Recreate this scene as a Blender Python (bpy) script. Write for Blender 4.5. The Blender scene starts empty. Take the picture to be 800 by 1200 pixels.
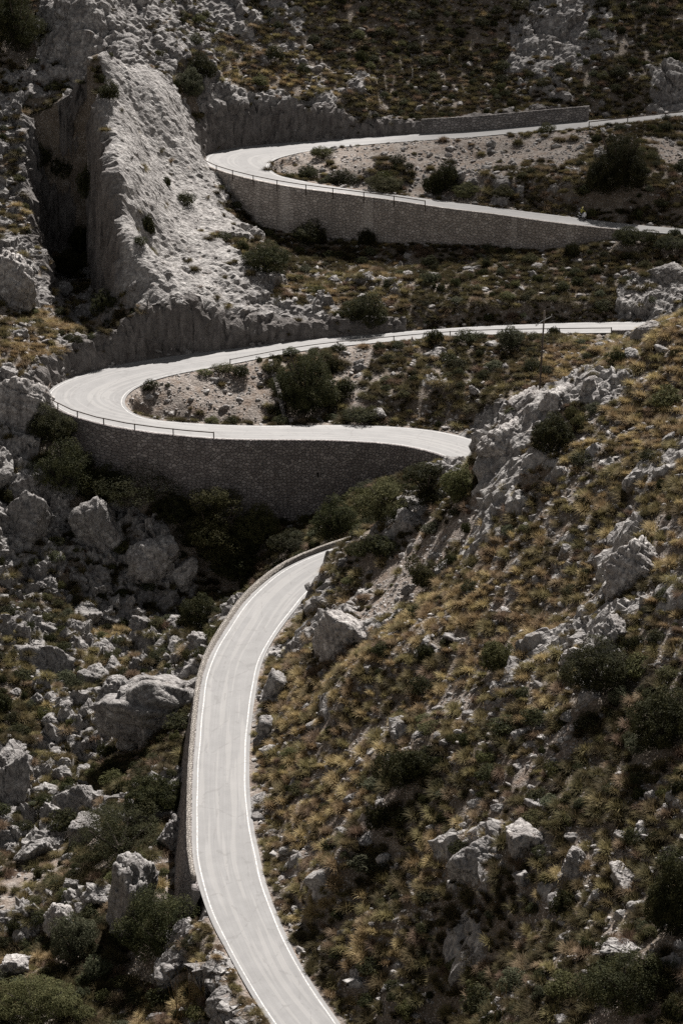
import bpy, bmesh, math, random
import numpy as np
from mathutils import Vector, Matrix
from mathutils.kdtree import KDTree

rng = np.random.default_rng(7)
random.seed(7)
R = math.radians
scene = bpy.context.scene
COL = scene.collection

# ------------------------------------------------------------------ camera model (authoring helper)
F, PITCH, ZC = 3000.0, R(17.0), 120.0
CP, SP = math.cos(PITCH), math.sin(PITCH)
def ray(px, py):
    u, v = (px-400.0)/F, (600.0-py)/F
    return np.array([u, CP+v*SP, -SP+v*CP])
def at_z(px, py, z):                       # point of the sight line at height z
    d = ray(px, py); t = (z-ZC)/d[2]
    return np.array([d[0]*t, d[1]*t, z])
def at_y(px, py, y):
    d = ray(px, py); t = y/d[1]
    return np.array([d[0]*t, y, ZC+d[2]*t])
def mpp(p):                                # metres per photo pixel at a point
    return (p[1]*CP-(p[2]-ZC)*SP)/F

# ------------------------------------------------------------------ numpy noise
def _h(ix, iy, iz, s):
    n = (ix.astype(np.int64)*374761393 + iy.astype(np.int64)*668265263 + iz.astype(np.int64)*1274126177 + s*974634541) & 0xffffffff
    n = ((n ^ (n >> 13))*1103515245) & 0xffffffff
    n = ((n ^ (n >> 15))*2246822519) & 0xffffffff
    return (n ^ (n >> 16)) & 0xffffffff
_G = np.array([[1,1,0],[-1,1,0],[1,-1,0],[-1,-1,0],[1,0,1],[-1,0,1],[1,0,-1],[-1,0,-1],[0,1,1],[0,-1,1],[0,1,-1],[0,-1,-1],[1,1,0],[0,-1,1],[-1,1,0],[0,-1,-1]], float)
def perlin(p, s=0):
    i = np.floor(p); f = p-i; i = i.astype(np.int64)
    u = f*f*f*(f*(f*6-15)+10)
    out = 0
    for dx in (0,1):
        wx = u[:,0] if dx else 1-u[:,0]
        for dy in (0,1):
            wy = u[:,1] if dy else 1-u[:,1]
            for dz in (0,1):
                wz = u[:,2] if dz else 1-u[:,2]
                g = _G[_h(i[:,0]+dx, i[:,1]+dy, i[:,2]+dz, s) & 15]
                out = out + wx*wy*wz*(g[:,0]*(f[:,0]-dx)+g[:,1]*(f[:,1]-dy)+g[:,2]*(f[:,2]-dz))
    return out
def fbm(p, oct=4, s=0, gain=.5, lac=2.03):
    a, o, n = 1.0, 0.0, 0.0
    for k in range(oct):
        o = o + a*perlin(p, s+k*17); n += a; a *= gain; p = p*lac
    return o/n
def ridged(p, oct=4, s=0, gain=.5):
    a, o, n = 1.0, 0.0, 0.0
    for k in range(oct):
        o = o + a*(1-2*np.abs(perlin(p, s+k*17))); n += a; a *= gain; p = p*2.07
    return o/n
def worley(p, s=0):                        # F1, F2, id of the nearest cell
    i = np.floor(p).astype(np.int64); n = len(p)
    f1 = np.full(n, 9.); f2 = np.full(n, 9.); cid = np.zeros(n, np.int64); off = np.zeros((n,3))
    for dx in (-1,0,1):
        for dy in (-1,0,1):
            for dz in (-1,0,1):
                c = [i[:,0]+dx, i[:,1]+dy, i[:,2]+dz]
                h = _h(*c, s); h2 = _h(*c, s+91); h3 = _h(*c, s+57)
                v = np.stack([c[0]+(h & 1023)/1023.-p[:,0], c[1]+(h2 & 1023)/1023.-p[:,1], c[2]+(h3 & 1023)/1023.-p[:,2]], 1)
                d = np.sqrt((v*v).sum(1))
                m = d < f1
                f2 = np.where(m, f1, np.minimum(f2, d)); cid = np.where(m, h, cid); off[m] = v[m]; f1 = np.where(m, d, f1)
    return f1, f2, cid, off
def sst(a, b, x):
    t = np.clip((x-a)/(b-a), 0, 1); return t*t*(3-2*t)

# ------------------------------------------------------------------ mesh helpers
def mesh_np(name, v, f, mat=None, smooth=False):
    me = bpy.data.meshes.new(name)
    v = np.asarray(v, np.float32); f = np.asarray(f, np.int32); k = f.shape[1]
    me.vertices.add(len(v)); me.vertices.foreach_set('co', v.ravel())
    me.loops.add(f.size); me.loops.foreach_set('vertex_index', f.ravel())
    me.polygons.add(len(f)); me.polygons.foreach_set('loop_start', np.arange(0, f.size, k, dtype=np.int32))
    me.polygons.foreach_set('loop_total', np.full(len(f), k, np.int32))
    if smooth: me.polygons.foreach_set('use_smooth', np.ones(len(f), bool))
    if mat: me.materials.append(mat)
    me.update(calc_edges=True); me.validate()
    return me
def link(name, me, parent=None, loc=None):
    o = bpy.data.objects.new(name, me); COL.objects.link(o)
    if parent is not None: o.parent = parent
    if loc is not None: o.location = [float(c) for c in loc]
    return o
def tag(o, label=None, cat=None, group=None, kind=None):
    if label: o['label'] = label
    if cat: o['category'] = cat
    if group: o['group'] = group
    if kind: o['kind'] = kind
    return o
def empty(name, loc, rz=0):
    o = bpy.data.objects.new(name, None); COL.objects.link(o); o.location = [float(c) for c in loc]; o.rotation_euler = (0,0,rz)
    o.empty_display_size = .2
    return o
def uvset(me, uv_per_vert):
    l = me.uv_layers.new(name='UVMap')
    vi = np.empty(len(me.loops), np.int32); me.loops.foreach_get('vertex_index', vi)
    l.data.foreach_set('uv', np.asarray(uv_per_vert, np.float32)[vi].ravel())
class MB:
    def __init__(s): s.bm = bmesh.new()
    def box(s, c, size, rot=None, bevel=0):
        M = Matrix.Translation(Vector(c)) @ (rot.to_4x4() if rot else Matrix()) @ Matrix.Diagonal((*size, 1))
        r = bmesh.ops.create_cube(s.bm, size=1, matrix=M)
        if bevel:
            es = list({e for v in r['verts'] for e in v.link_edges})
            bmesh.ops.bevel(s.bm, geom=es, offset=bevel, segments=1, affect='EDGES')
        return s
    def bar(s, a, b, r, n=8, r2=None):
        a, b = Vector(a), Vector(b); d = b-a
        M = Matrix.Translation((a+b)/2) @ d.to_track_quat('Z', 'Y').to_matrix().to_4x4()
        bmesh.ops.create_cone(s.bm, cap_ends=True, segments=n, radius1=r, radius2=r if r2 is None else r2, depth=d.length, matrix=M)
        return s
    def ball(s, c, size, rot=None, sub=2):
        M = Matrix.Translation(Vector(c)) @ (rot.to_4x4() if rot else Matrix()) @ Matrix.Diagonal((*size, 1))
        bmesh.ops.create_icosphere(s.bm, subdivisions=sub, radius=1, matrix=M)
        return s
    def build(s, name, mat, parent=None, smooth=False):
        me = bpy.data.meshes.new(name); s.bm.to_mesh(me); s.bm.free(); me.materials.append(mat)
        if smooth: me.polygons.foreach_set('use_smooth', [True]*len(me.polygons))
        return link(name, me, parent)

# ------------------------------------------------------------------ materials
def newmat(name):
    m = bpy.data.materials.new(name); m.use_nodes = True
    nt = m.node_tree; b = nt.nodes['Principled BSDF']
    b.inputs['Roughness'].default_value = .9
    b.inputs['Specular IOR Level'].default_value = .25
    return m, nt, b
class NT:
    def __init__(s, nt): s.nt = nt
    def n(s, typ, **kw):
        x = s.nt.nodes.new(typ)
        for k, v in kw.items():
            if k in x.inputs: s.set(x.inputs[k], v)
            else: setattr(x, k, v)
        return x
    def set(s, inp, v):
        if isinstance(v, bpy.types.NodeSocket): s.nt.links.new(v, inp)
        else: inp.default_value = v
    def noise(s, vec, scale, detail=4, rough=.55, dist=0):
        x = s.n('ShaderNodeTexNoise'); s.set(x.inputs['Vector'], vec)
        x.inputs['Scale'].default_value = scale; x.inputs['Detail'].default_value = detail; x.inputs['Roughness'].default_value = rough; x.inputs['Distortion'].default_value = dist
        return x.outputs['Fac']
    def vor(s, vec, scale, feature='F1', dim='3D', rnd=1, out='Distance'):
        x = s.n('ShaderNodeTexVoronoi', feature=feature, voronoi_dimensions=dim); s.set(x.inputs['Vector'], vec)
        x.inputs['Scale'].default_value = scale; x.inputs['Randomness'].default_value = rnd
        return x.outputs[out]
    def ramp(s, fac, stops, interp='LINEAR'):
        x = s.n('ShaderNodeValToRGB'); s.set(x.inputs[0], fac); e = x.color_ramp.elements; x.color_ramp.interpolation = interp
        while len(e) < len(stops): e.new(.5)
        for el, (p, c) in zip(e, stops):
            el.position = p; el.color = (*c, 1) if isinstance(c, tuple) else (c, c, c, 1)
        return x.outputs[0]
    def mix(s, fac, a, b, blend='MIX'):
        x = s.n('ShaderNodeMix', data_type='RGBA', blend_type=blend)
        s.set(x.inputs[0], fac)
        for i, c in ((6, a), (7, b)):
            s.set(x.inputs[i], (*c, 1) if isinstance(c, tuple) and len(c) == 3 else c)
        return x.outputs[2]
    def math(s, op, a, b=0.0, c=0.0, clamp=False):
        x = s.n('ShaderNodeMath', operation=op, use_clamp=clamp)
        for i, v in enumerate((a, b, c)): s.set(x.inputs[i], v)
        return x.outputs[0]
    def attr(s, name):
        return s.n('ShaderNodeAttribute', attribute_name=name)
    def bump(s, h, strength, dist, normal=None):
        x = s.n('ShaderNodeBump'); s.set(x.inputs['Height'], h); x.inputs['Strength'].default_value = strength; x.inputs['Distance'].default_value = dist
        if normal is not None: s.set(x.inputs['Normal'], normal)
        return x.outputs[0]
    def pos(s): return s.n('ShaderNodeNewGeometry').outputs['Position']
    def mapping(s, vec, scale=(1,1,1), rot=(0,0,0)):
        x = s.n('ShaderNodeMapping'); s.set(x.inputs[0], vec); x.inputs['Scale'].default_value = scale; x.inputs['Rotation'].default_value = rot
        return x.outputs[0]

def rock_nodes(N, P):
    """limestone: pale grey with black lichen patches, iron stain and cracks; returns colour, height"""
    big = N.noise(P, .35, 5, .6)
    mid = N.noise(P, 1.7, 6, .62, .3)
    fine = N.noise(P, 9, 4, .6)
    flute = N.noise(N.mapping(P, (3.2, 3.2, .55)), 1.0, 5, .6, .4)
    crk = N.vor(P, 1.15, 'DISTANCE_TO_EDGE')
    crk2 = N.vor(N.mapping(P, (1,1,.6), (.5,.3,.2)), 3.4, 'DISTANCE_TO_EDGE')
    c = N.ramp(mid, [(.28, (.105,.097,.093)), (.42, (.205,.194,.187)), (.57, (.34,.327,.313)), (.74, (.54,.523,.503))])
    c = N.mix(N.ramp(big, [(.44, 0.), (.62, .6)]), c, (.135,.125,.12))
    c = N.mix(N.ramp(flute, [(.53, 0.), (.68, .75)]), c, (.062,.056,.054))
    c = N.mix(N.ramp(N.noise(P, .8, 4, .6), [(.62, 0.), (.78, .5)]), c, (.24,.175,.13))
    c = N.mix(N.ramp(fine, [(.3, .3), (.48, 0.)]), c, (.09,.085,.08))
    c = N.mix(N.ramp(crk, [(0, .6), (.03, 0.)]), c, (.06,.055,.055))
    h = N.math('ADD', N.math('MULTIPLY', mid, .55), N.math('MULTIPLY', fine, .07))
    h = N.math('ADD', h, N.math('MULTIPLY', flute, .35))
    h = N.math('ADD', h, N.math('MULTIPLY', N.math('MINIMUM', crk, .12), 1.6))
    h = N.math('ADD', h, N.math('MULTIPLY', N.math('MINIMUM', crk2, .1), .7))
    return c, h

def m_terrain():
    m, nt, b = newmat('terrain'); N = NT(nt); P = N.pos()
    rc, rh = rock_nodes(N, P)
    # earth between the plants
    so = N.noise(P, .5, 5, .6); so2 = N.noise(P, 4.5, 4, .65)
    sc = N.ramp(so, [(.3, (.10,.078,.058)), (.5, (.165,.132,.102)), (.7, (.24,.203,.165))])
    sc = N.mix(N.ramp(so2, [(.35, .6), (.6, 0.)]), sc, (.05,.044,.032))
    pebd = N.vor(P, 5.5, 'F1'); pebc = N.vor(P, 5.5, 'F1', out='Color')
    sc = N.mix(N.ramp(N.math('ADD', pebd, N.math('MULTIPLY', N.noise(P, 1.2, 3), .9)), [(.64, .85), (.8, 0.)]), sc, (.36,.335,.31))
    # loose gravel
    g1 = N.vor(P, 3.2, 'F1'); g1c = N.n('ShaderNodeSeparateColor', Color=N.vor(P, 3.2, 'F1', out='Color')).outputs[0]
    g2c = N.n('ShaderNodeSeparateColor', Color=N.vor(P, 8.5, 'F1', out='Color')).outputs[0]
    gc = N.ramp(N.math('ADD', N.math('MULTIPLY', g1c, .45), N.math('MULTIPLY', g2c, .55)), [(.15, (.115,.097,.084)), (.5, (.19,.164,.143)), (.85, (.32,.287,.258))])
    gc = N.mix(N.ramp(N.noise(P, .6, 5, .6), [(.45, 0.), (.68, .75)]), gc, (.17,.12,.085))
    gh = N.math('ADD', N.math('MULTIPLY', g1, -.55), N.math('MULTIPLY', N.vor(P, 8.5, 'F1'), -.25))
    fr, fs = N.attr('rock').outputs['Fac'], N.attr('scree').outputs['Fac']
    brk = N.noise(P, 2.6, 4, .6)
    fr = N.ramp(N.math('ADD', fr, N.math('MULTIPLY', N.math('SUBTRACT', brk, .5), .7)), [(.4, 0.), (.55, 1.)])
    fs = N.ramp(N.math('ADD', fs, N.math('MULTIPLY', N.math('SUBTRACT', brk, .5), .8)), [(.35, 0.), (.6, 1.)])
    shade_col = N.mix(N.ramp(N.noise(N.mapping(P, (1,1,.35)), 1.1, 5, .65), [(.35, 0.), (.65, 1.)]), (.062,.054,.05), (.165,.15,.14))  # darker rock colour that paints shade on road-cut faces and the alcove
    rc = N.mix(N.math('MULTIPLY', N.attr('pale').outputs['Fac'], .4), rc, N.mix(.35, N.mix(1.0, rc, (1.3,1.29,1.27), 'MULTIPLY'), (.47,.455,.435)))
    rc = N.mix(N.math('MULTIPLY', N.attr('cut').outputs['Fac'], .85), rc, shade_col)
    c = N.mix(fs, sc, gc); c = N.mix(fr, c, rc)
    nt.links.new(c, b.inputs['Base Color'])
    h = N.math('ADD', N.math('MULTIPLY', gh, .6), N.math('MULTIPLY', so2, .4))
    hh = N.n('ShaderNodeMix', data_type='FLOAT'); N.set(hh.inputs[0], fr); N.set(hh.inputs[2], h); N.set(hh.inputs[3], rh)
    nt.links.new(N.bump(hh.outputs[0], .75, .4), b.inputs['Normal'])
    return m
def m_rock(name='limestone', tint=None):
    m, nt, b = newmat(name); N = NT(nt); P = N.pos()
    c, h = rock_nodes(N, P)
    if tint: c = N.mix(1.0, c, tint, 'MULTIPLY')
    nt.links.new(c, b.inputs['Base Color']); nt.links.new(N.bump(h, .9, .3), b.inputs['Normal'])
    return m
def m_asphalt():
    m, nt, b = newmat('asphalt'); N = NT(nt); P = N.pos()
    uv = N.n('ShaderNodeUVMap').outputs[0]
    c = N.ramp(N.noise(P, .55, 5, .6), [(.3, (.222,.22,.218)), (.7, (.275,.272,.269))])
    c = N.mix(N.ramp(N.noise(P, 38, 2, .6), [(.35, .35), (.65, 0.)]), c, (.2,.194,.187))
    # tyre tracks and resurfaced bands follow the road
    st = N.noise(N.mapping(uv, (9, .055, 1)), 1.0, 4, .55)
    c = N.mix(N.ramp(st, [(.42, .3), (.6, 0.)]), c, (.185,.181,.176))
    pt = N.noise(N.mapping(uv, (1.4, .05, 1)), 1.0, 2, .5)
    c = N.mix(N.ramp(pt, [(.52, 0.), (.56, .35)]), c, (.33,.322,.31))
    crk = N.vor(N.mapping(N.n('ShaderNodeVectorMath', operation='ADD', **{}).outputs[0] if False else P, (1,.55,1)), .33, 'DISTANCE_TO_EDGE')
    wob = N.noise(P, 1.3, 4, .6)
    c = N.mix(N.ramp(N.math('ADD', crk, N.math('MULTIPLY', N.math('SUBTRACT', wob, .5), .22)), [(.0, .34), (.012, 0.)]), c, (.16,.155,.15))
    nt.links.new(c, b.inputs['Base Color'])
    b.inputs['Roughness'].default_value = .82
    nt.links.new(N.bump(N.noise(P, 45, 2), .25, .02), b.inputs['Normal'])
    return m
def m_paint():
    m, nt, b = newmat('road_paint'); N = NT(nt); P = N.pos()
    c = N.mix(N.ramp(N.noise(P, 5, 4, .65), [(.37, 0.), (.58, .9)]), (.58,.575,.56), (.29,.287,.28))
    nt.links.new(c, b.inputs['Base Color']); b.inputs['Roughness'].default_value = .6
    return m
def m_masonry(name, lo, hi, mortar, scale=2.1, stain=.0, rubble=.2):
    """random rubble stones in mortar, laid out in the wall's own length-height map"""
    m, nt, b = newmat(name); N = NT(nt); P = N.pos()
    uv = N.n('ShaderNodeUVMap').outputs[0]
    wob = N.n('ShaderNodeTexNoise', Vector=uv); wob.inputs['Scale'].default_value = 1.6; wob.inputs['Detail'].default_value = 3
    v = N.n('ShaderNodeVectorMath', operation='MULTIPLY_ADD'); N.set(v.inputs[0], wob.outputs['Color']); v.inputs[1].default_value = (rubble,)*3; N.set(v.inputs[2], N.mapping(uv, (1,1.35,1)))
    e = N.vor(v.outputs[0], scale, 'DISTANCE_TO_EDGE', '2D', .9); col = N.vor(v.outputs[0], scale, 'F1', '2D', .9, out='Color')
    sep = N.n('ShaderNodeSeparateColor', Color=col).outputs[0]
    c = N.ramp(sep, [(0, lo), (.72, tuple((a+d)/2 for a, d in zip(lo, hi))), (1, hi)])
    c = N.mix(N.ramp(N.noise(P, 7, 4, .6), [(.35, .5), (.6, 0.)]), c, tuple(x*.55 for x in lo))
    c = N.mix(N.ramp(e, [(.03, 1.), (.09, 0.)]), c, mortar)
    big = N.noise(N.mapping(uv, (.5, .16, 1)), 1.0, 4, .6)
    c = N.mix(N.ramp(big, [(.45, 0.), (.7, .55)]), c, tuple(x*.6 for x in lo))
    if stain:                                       # pale lime runs below the drains
        stv = N.noise(N.mapping(uv, (.32, .02, 1)), 1.0, 3, .5)
        c = N.mix(N.ramp(stv, [(.56, 0.), (.68, stain)]), c, (.56,.52,.48))
    nt.links.new(c, b.inputs['Base Color'])
    h = N.math('ADD', N.math('MINIMUM', e, .16), N.math('MULTIPLY', N.noise(P, 6, 4), .12))
    nt.links.new(N.bump(h, 1.0, .5), b.inputs['Normal'])
    return m
def m_plain(name, col, rough=.8, var=.25, scale=6, metal=0):
    m, nt, b = newmat(name); N = NT(nt)
    P = N.n('ShaderNodeTexCoord').outputs['Object']
    c = N.mix(N.ramp(N.noise(P, scale, 4, .6), [(.35, 1.), (.65, 0.)]), col, tuple(x*(1-var*1.6) for x in col))
    nt.links.new(c, b.inputs['Base Color']); b.inputs['Roughness'].default_value = rough; b.inputs['Metallic'].default_value = metal
    return m
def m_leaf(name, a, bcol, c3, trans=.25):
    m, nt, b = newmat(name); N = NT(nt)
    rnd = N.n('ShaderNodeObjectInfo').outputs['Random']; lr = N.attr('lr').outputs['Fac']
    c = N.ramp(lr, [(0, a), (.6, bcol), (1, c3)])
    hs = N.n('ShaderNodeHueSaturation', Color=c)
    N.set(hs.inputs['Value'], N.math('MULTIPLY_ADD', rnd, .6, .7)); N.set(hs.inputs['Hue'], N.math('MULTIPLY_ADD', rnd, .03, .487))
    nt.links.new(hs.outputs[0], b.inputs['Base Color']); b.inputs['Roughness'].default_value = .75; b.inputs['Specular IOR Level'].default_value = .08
    tr = N.n('ShaderNodeBsdfTranslucent'); N.set(tr.inputs[0], hs.outputs[0])
    mx = N.n('ShaderNodeMixShader'); mx.inputs[0].default_value = trans
    nt.links.new(b.outputs[0], mx.inputs[1]); nt.links.new(tr.outputs[0], mx.inputs[2])
    nt.links.new(mx.outputs[0], nt.nodes['Material Output'].inputs['Surface'])
    return m
MT = m_terrain(); MR = m_rock(); MPALE = m_rock('pale_limestone', (1.3, 1.29, 1.28)); MASPH = m_asphalt(); MPAINT = m_paint()
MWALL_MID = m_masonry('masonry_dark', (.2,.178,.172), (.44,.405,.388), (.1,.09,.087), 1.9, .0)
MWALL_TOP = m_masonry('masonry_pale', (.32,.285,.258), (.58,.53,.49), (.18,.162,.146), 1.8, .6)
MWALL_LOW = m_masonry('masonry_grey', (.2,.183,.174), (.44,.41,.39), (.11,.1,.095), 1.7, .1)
MPARA = m_masonry('parapet_stone', (.27,.245,.217), (.39,.36,.325), (.19,.172,.152), 2.6, 0)
MWOOD = m_plain('weathered_wood', (.115,.09,.072), .85, .35, 9)
MSTEEL = m_plain('galvanised_steel', (.42,.42,.42), .5, .2, 4, .3)
MBARK = m_plain('bark', (.085,.068,.055), .95, .4, 5)
MDARK = m_plain('hole_shade', (.012,.011,.011), .95, .2)  # black that paints the shade inside the drain opening
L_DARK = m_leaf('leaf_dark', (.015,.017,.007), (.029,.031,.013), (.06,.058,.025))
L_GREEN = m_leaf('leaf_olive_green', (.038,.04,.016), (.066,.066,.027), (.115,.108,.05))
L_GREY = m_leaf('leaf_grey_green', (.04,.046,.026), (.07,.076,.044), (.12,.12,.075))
G_GOLD = m_leaf('grass_gold', (.175,.126,.064), (.31,.23,.125), (.49,.382,.225), .3)
G_OLIVE = m_leaf('grass_olive', (.092,.076,.037), (.17,.136,.067), (.295,.235,.13), .3)
G_DARK = m_leaf('grass_dark', (.048,.042,.021), (.088,.072,.037), (.158,.122,.066), .3)
G_DRY = m_leaf('grass_dry_brown', (.13,.092,.06), (.215,.155,.104), (.315,.235,.16), .3)

# ------------------------------------------------------------------ roads: pairs of edge picks (outer, inner, spec outer, spec inner)
# spec: ('w', depth) retaining wall, ('c', D) rock cut, ('g', D) bank at road level, ('h', height, D) ground held at a height
def W(d): return ('w', d)
CUT, BANK = ('c', 2.6), ('g', 6.)
BOT = [((352,1245),(422,1240),('g',5.),('g',3.5)), ((321,1200),(395,1200),('g',5.),('g',3.5)), ((294,1159),(372,1167),('g',5.),('g',3.5)), ((270,1115),(345,1124),('g',5.),('g',3.5)),
 ((252,1081),(325,1081),('g',4.),('g',3.5)), ((237,1039),(309,1039),W(3),('g',3.5)), ((229.5,1000),(300,1000),W(6.5),('g',3.5)), ((229,951),(291,951),W(7),('g',3.5)), ((230,902),(288.6,902),W(7),('g',3.5)),
 ((233.6,855),(290.6,855),W(6.5),('g',3.5)), ((237,820),(295,820),W(6),('g',3.5)), ((241,792.5),(299,795),W(5),('g',3.5)), ((251,765),(307,767),W(4.5),('g',3.5)), ((269,735),(327,735),W(4),('g',3.5)),
 ((288,707),(345,712),W(3.5),('g',3.5)), ((310,685),(362,692),W(3),('h',2.8,4.)), ((337.5,664.6),(389,672),W(3),('h',2.8,4.)), ((365,652),(410,661),W(3),('h',2.8,4.)), ((395,641),(433,652),W(3),('h',2.8,4.)), ((430,630),(462,642),W(3),('h',2.8,4.)), ((470,620),(495,634),W(3),('h',2.8,4.))]
MID = [((585,557),(622,545),W(1.2),BANK), ((548,546),(585,530),W(1.6),BANK), ((520,533.5),(553,515),W(2.4),BANK), ((490,525),(515,506),W(3.8),BANK), ((460,520),(475,501.5),W(5.5),BANK), ((420,517),(428,499),W(7.5),BANK),
 ((370,515),(372,498.7),W(9.5),BANK), ((320,515),(320,499.5),W(10.8),BANK), ((260,514),(262,498.5),W(9.6),BANK), ((205,509.5),(212,495.5),W(7.6),BANK), ((150,502.5),(180,492.5),W(6.8),BANK),
 ((105,493),(160,487.5),W(5.6),BANK), ((72,481),(148,480),W(3.5),('g',3.)), ((55,466),(143,471),W(1.),('g',3.)), ((66,452),(148,461),('h',2.5,5.0),('g',3.)), ((95,440),(160,453),('h',4.5,5.0),('g',3.)), ((140,428),(182,444),('h',6.5,5.0),BANK),
 ((190,419.5),(215,436),('h',7,5.0),BANK), ((245,412.5),(258,428.5),('h',6,5.0),BANK), ((300,406),(310,418.3),('h',3.2,5.0),BANK), ((350,399.5),(355,410.3),('h',2.4,5.0),BANK), ((400,395),(404,404.5),('h',2.0,5.0),BANK), ((450,391),(452,400),('h',1.6,5.0),BANK),
 ((500,387),(500,395.5),CUT,BANK), ((560,383),(560,391.7),CUT,BANK), ((620,380.5),(620,390.5),CUT,BANK), ((680,378.5),(680,389.7),CUT,BANK), ((750,377.5),(750,389),CUT,W(1.)), ((825,377),(825,388),CUT,W(1.))]
TOP = [((880,282),(880,276),BANK,BANK), ((800,274.7),(800,268.7),BANK,BANK), ((725,268.7),(725,262),W(1.4),BANK), ((650,260.5),(650,252.5),W(4.3),BANK), ((575,250),(575,243),W(5.),BANK), ((520,243.5),(520,236),W(5.6),BANK),
 ((466,235),(470,229.5),W(6.5),BANK), ((432,230.6),(435,225),W(6.8),BANK), ((396,226),(400,220.5),W(7),BANK), ((364,222),(372,216),W(7),BANK), ((331,217),(350,211.5),W(7),BANK), ((297,210),(333,208),W(6.8),('g',3.)),
 ((269,203),(321,204),W(5.8),('g',3.)), ((242.5,193),(313,196),W(1.5),('g',3.)), ((244,182),(316,190),('h',3,5.0),('g',3.)), ((261,176),(322,186),('h',4.2,5.0),('g',3.)), ((295,171),(336,182),('h',4.5,5.0),BANK), ((332,168),(358,177),('h',4.5,5.0),BANK), ((377,165),(390,173),('h',4.3,5.0),BANK),
 ((430,161),(432,168.7),('h',3,5.0),BANK), ((482,157.7),(482,165),('h',1.8,7.),BANK), ((556,153.6),(556,160),('h',2.1,7.),BANK), ((609,148.7),(609,155),('h',2.1,7.),BANK), ((661,144),(661,152),('h',2.1,7.),BANK), ((695,141),(695,148),('g',6.),BANK),
 ((732,138.6),(732,144),('g',6.),BANK), ((800,132),(800,136.5),('g',6.),BANK), ((880,125),(880,129),('g',6.),BANK)]

def cr(P, n):                              # Catmull-Rom through rows of P, n steps per span
    P = np.asarray(P, float); Q = np.vstack([2*P[0]-P[1], P, 2*P[-1]-P[-2]]); out = []
    t = np.linspace(0, 1, n, endpoint=False)[:, None]
    for i in range(1, len(Q)-2):
        a, b, c, d = Q[i-1], Q[i], Q[i+1], Q[i+2]
        out.append(.5*(2*b+(c-a)*t+(2*a-5*b+4*c-d)*t*t+(3*b-a-3*c+d)*t**3))
    out.append(P[-1:]); return np.vstack(out)

class Road:
    def __init__(s, pairs, z0, z1, parapet=False):
        n = len(pairs); z = np.linspace(z0, z1, n)
        for _ in range(4):
            L = np.array([at_z(*p[0], zz) for p, zz in zip(pairs, z)]); Rr = np.array([at_z(*p[1], zz) for p, zz in zip(pairs, z)])
            c = (L+Rr)/2; ds = np.r_[0, np.cumsum(np.hypot(*np.diff(c[:,:2], axis=0).T))]; z = z0+(z1-z0)*ds/ds[-1]
        par = np.zeros((n, 6))             # outer: h0, D, isWall ; inner: h0, D, isWall
        for i, p in enumerate(pairs):
            for k in (0, 1):
                q = p[2+k]
                par[i, 3*k:3*k+3] = {'w': lambda: (-q[1], 7., 1), 'c': lambda: (0, q[1], 0), 'g': lambda: (0, q[1], 0), 'h': lambda: (q[1], q[2], .5)}[q[0]]()
        A = cr(np.hstack([L, Rr, par]), 24)
        cc = (A[:,:3]+A[:,3:6])/2; d = np.r_[0, np.cumsum(np.linalg.norm(np.diff(cc, axis=0), axis=1))]
        m = int(d[-1]/.8); u = np.linspace(0, d[-1], m)
        A = np.stack([np.interp(u, d, A[:,k]) for k in range(12)], 1)
        for _ in range(10):                # ease out the kinks
            A[1:-1,:6] = .25*A[:-2,:6]+.5*A[1:-1,:6]+.25*A[2:,:6]
        s.L, s.R, s.par, s.u = A[:,:3], A[:,3:6], A[:,6:], u
        s.C = (s.L+s.R)/2; nn = (s.R-s.L)[:,:2]; s.half = np.hypot(*nn.T)/2; s.N = nn/(2*s.half[:,None])
        s.wl = s.par[:,2] > .5
    def query(s, xy, reach):
        """for points xy near the road: index of nearest station, lateral offset (+ = inner side)"""
        idx = np.full(len(xy), -1, np.int32)
        lo, hi = s.C[:,:2].min(0)-reach, s.C[:,:2].max(0)+reach
        w = np.where(((xy > lo) & (xy < hi)).all(1))[0]
        for k in range(0, len(w), 40000):
            q = xy[w[k:k+40000]]
            d2 = ((q[:,None,:].astype(np.float32)-s.C[None,:,:2].astype(np.float32))**2).sum(2)
            j = d2.argmin(1); ok = d2[np.arange(len(q)), j] < reach**2
            idx[w[k:k+40000][ok]] = j[ok]
        sel = np.where(idx >= 0)[0]; j = idx[sel]
        dv = xy[sel]-s.C[j,:2]; G = np.gradient(s.C, axis=0); G /= np.linalg.norm(G[:,:2], axis=1)[:,None]
        N_, T = s.N[j], G[j,:2]; det = N_[:,0]*T[:,1]-N_[:,1]*T[:,0]
        lat = (dv[:,0]*T[:,1]-dv[:,1]*T[:,0])/det; lon = (N_[:,0]*dv[:,1]-N_[:,1]*dv[:,0])/det
        return sel, j, lat, lon, s.C[j,2]+np.clip(lon, -2, 2)*G[j,2]
Z = lambda z: ZC+z
roads = {'bottom': Road(BOT, Z(-104.3), Z(-92.0)), 'middle': Road(MID, Z(-89.4), Z(-78.3)), 'top': Road(TOP, Z(-71.5), Z(-59.3))}

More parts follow.
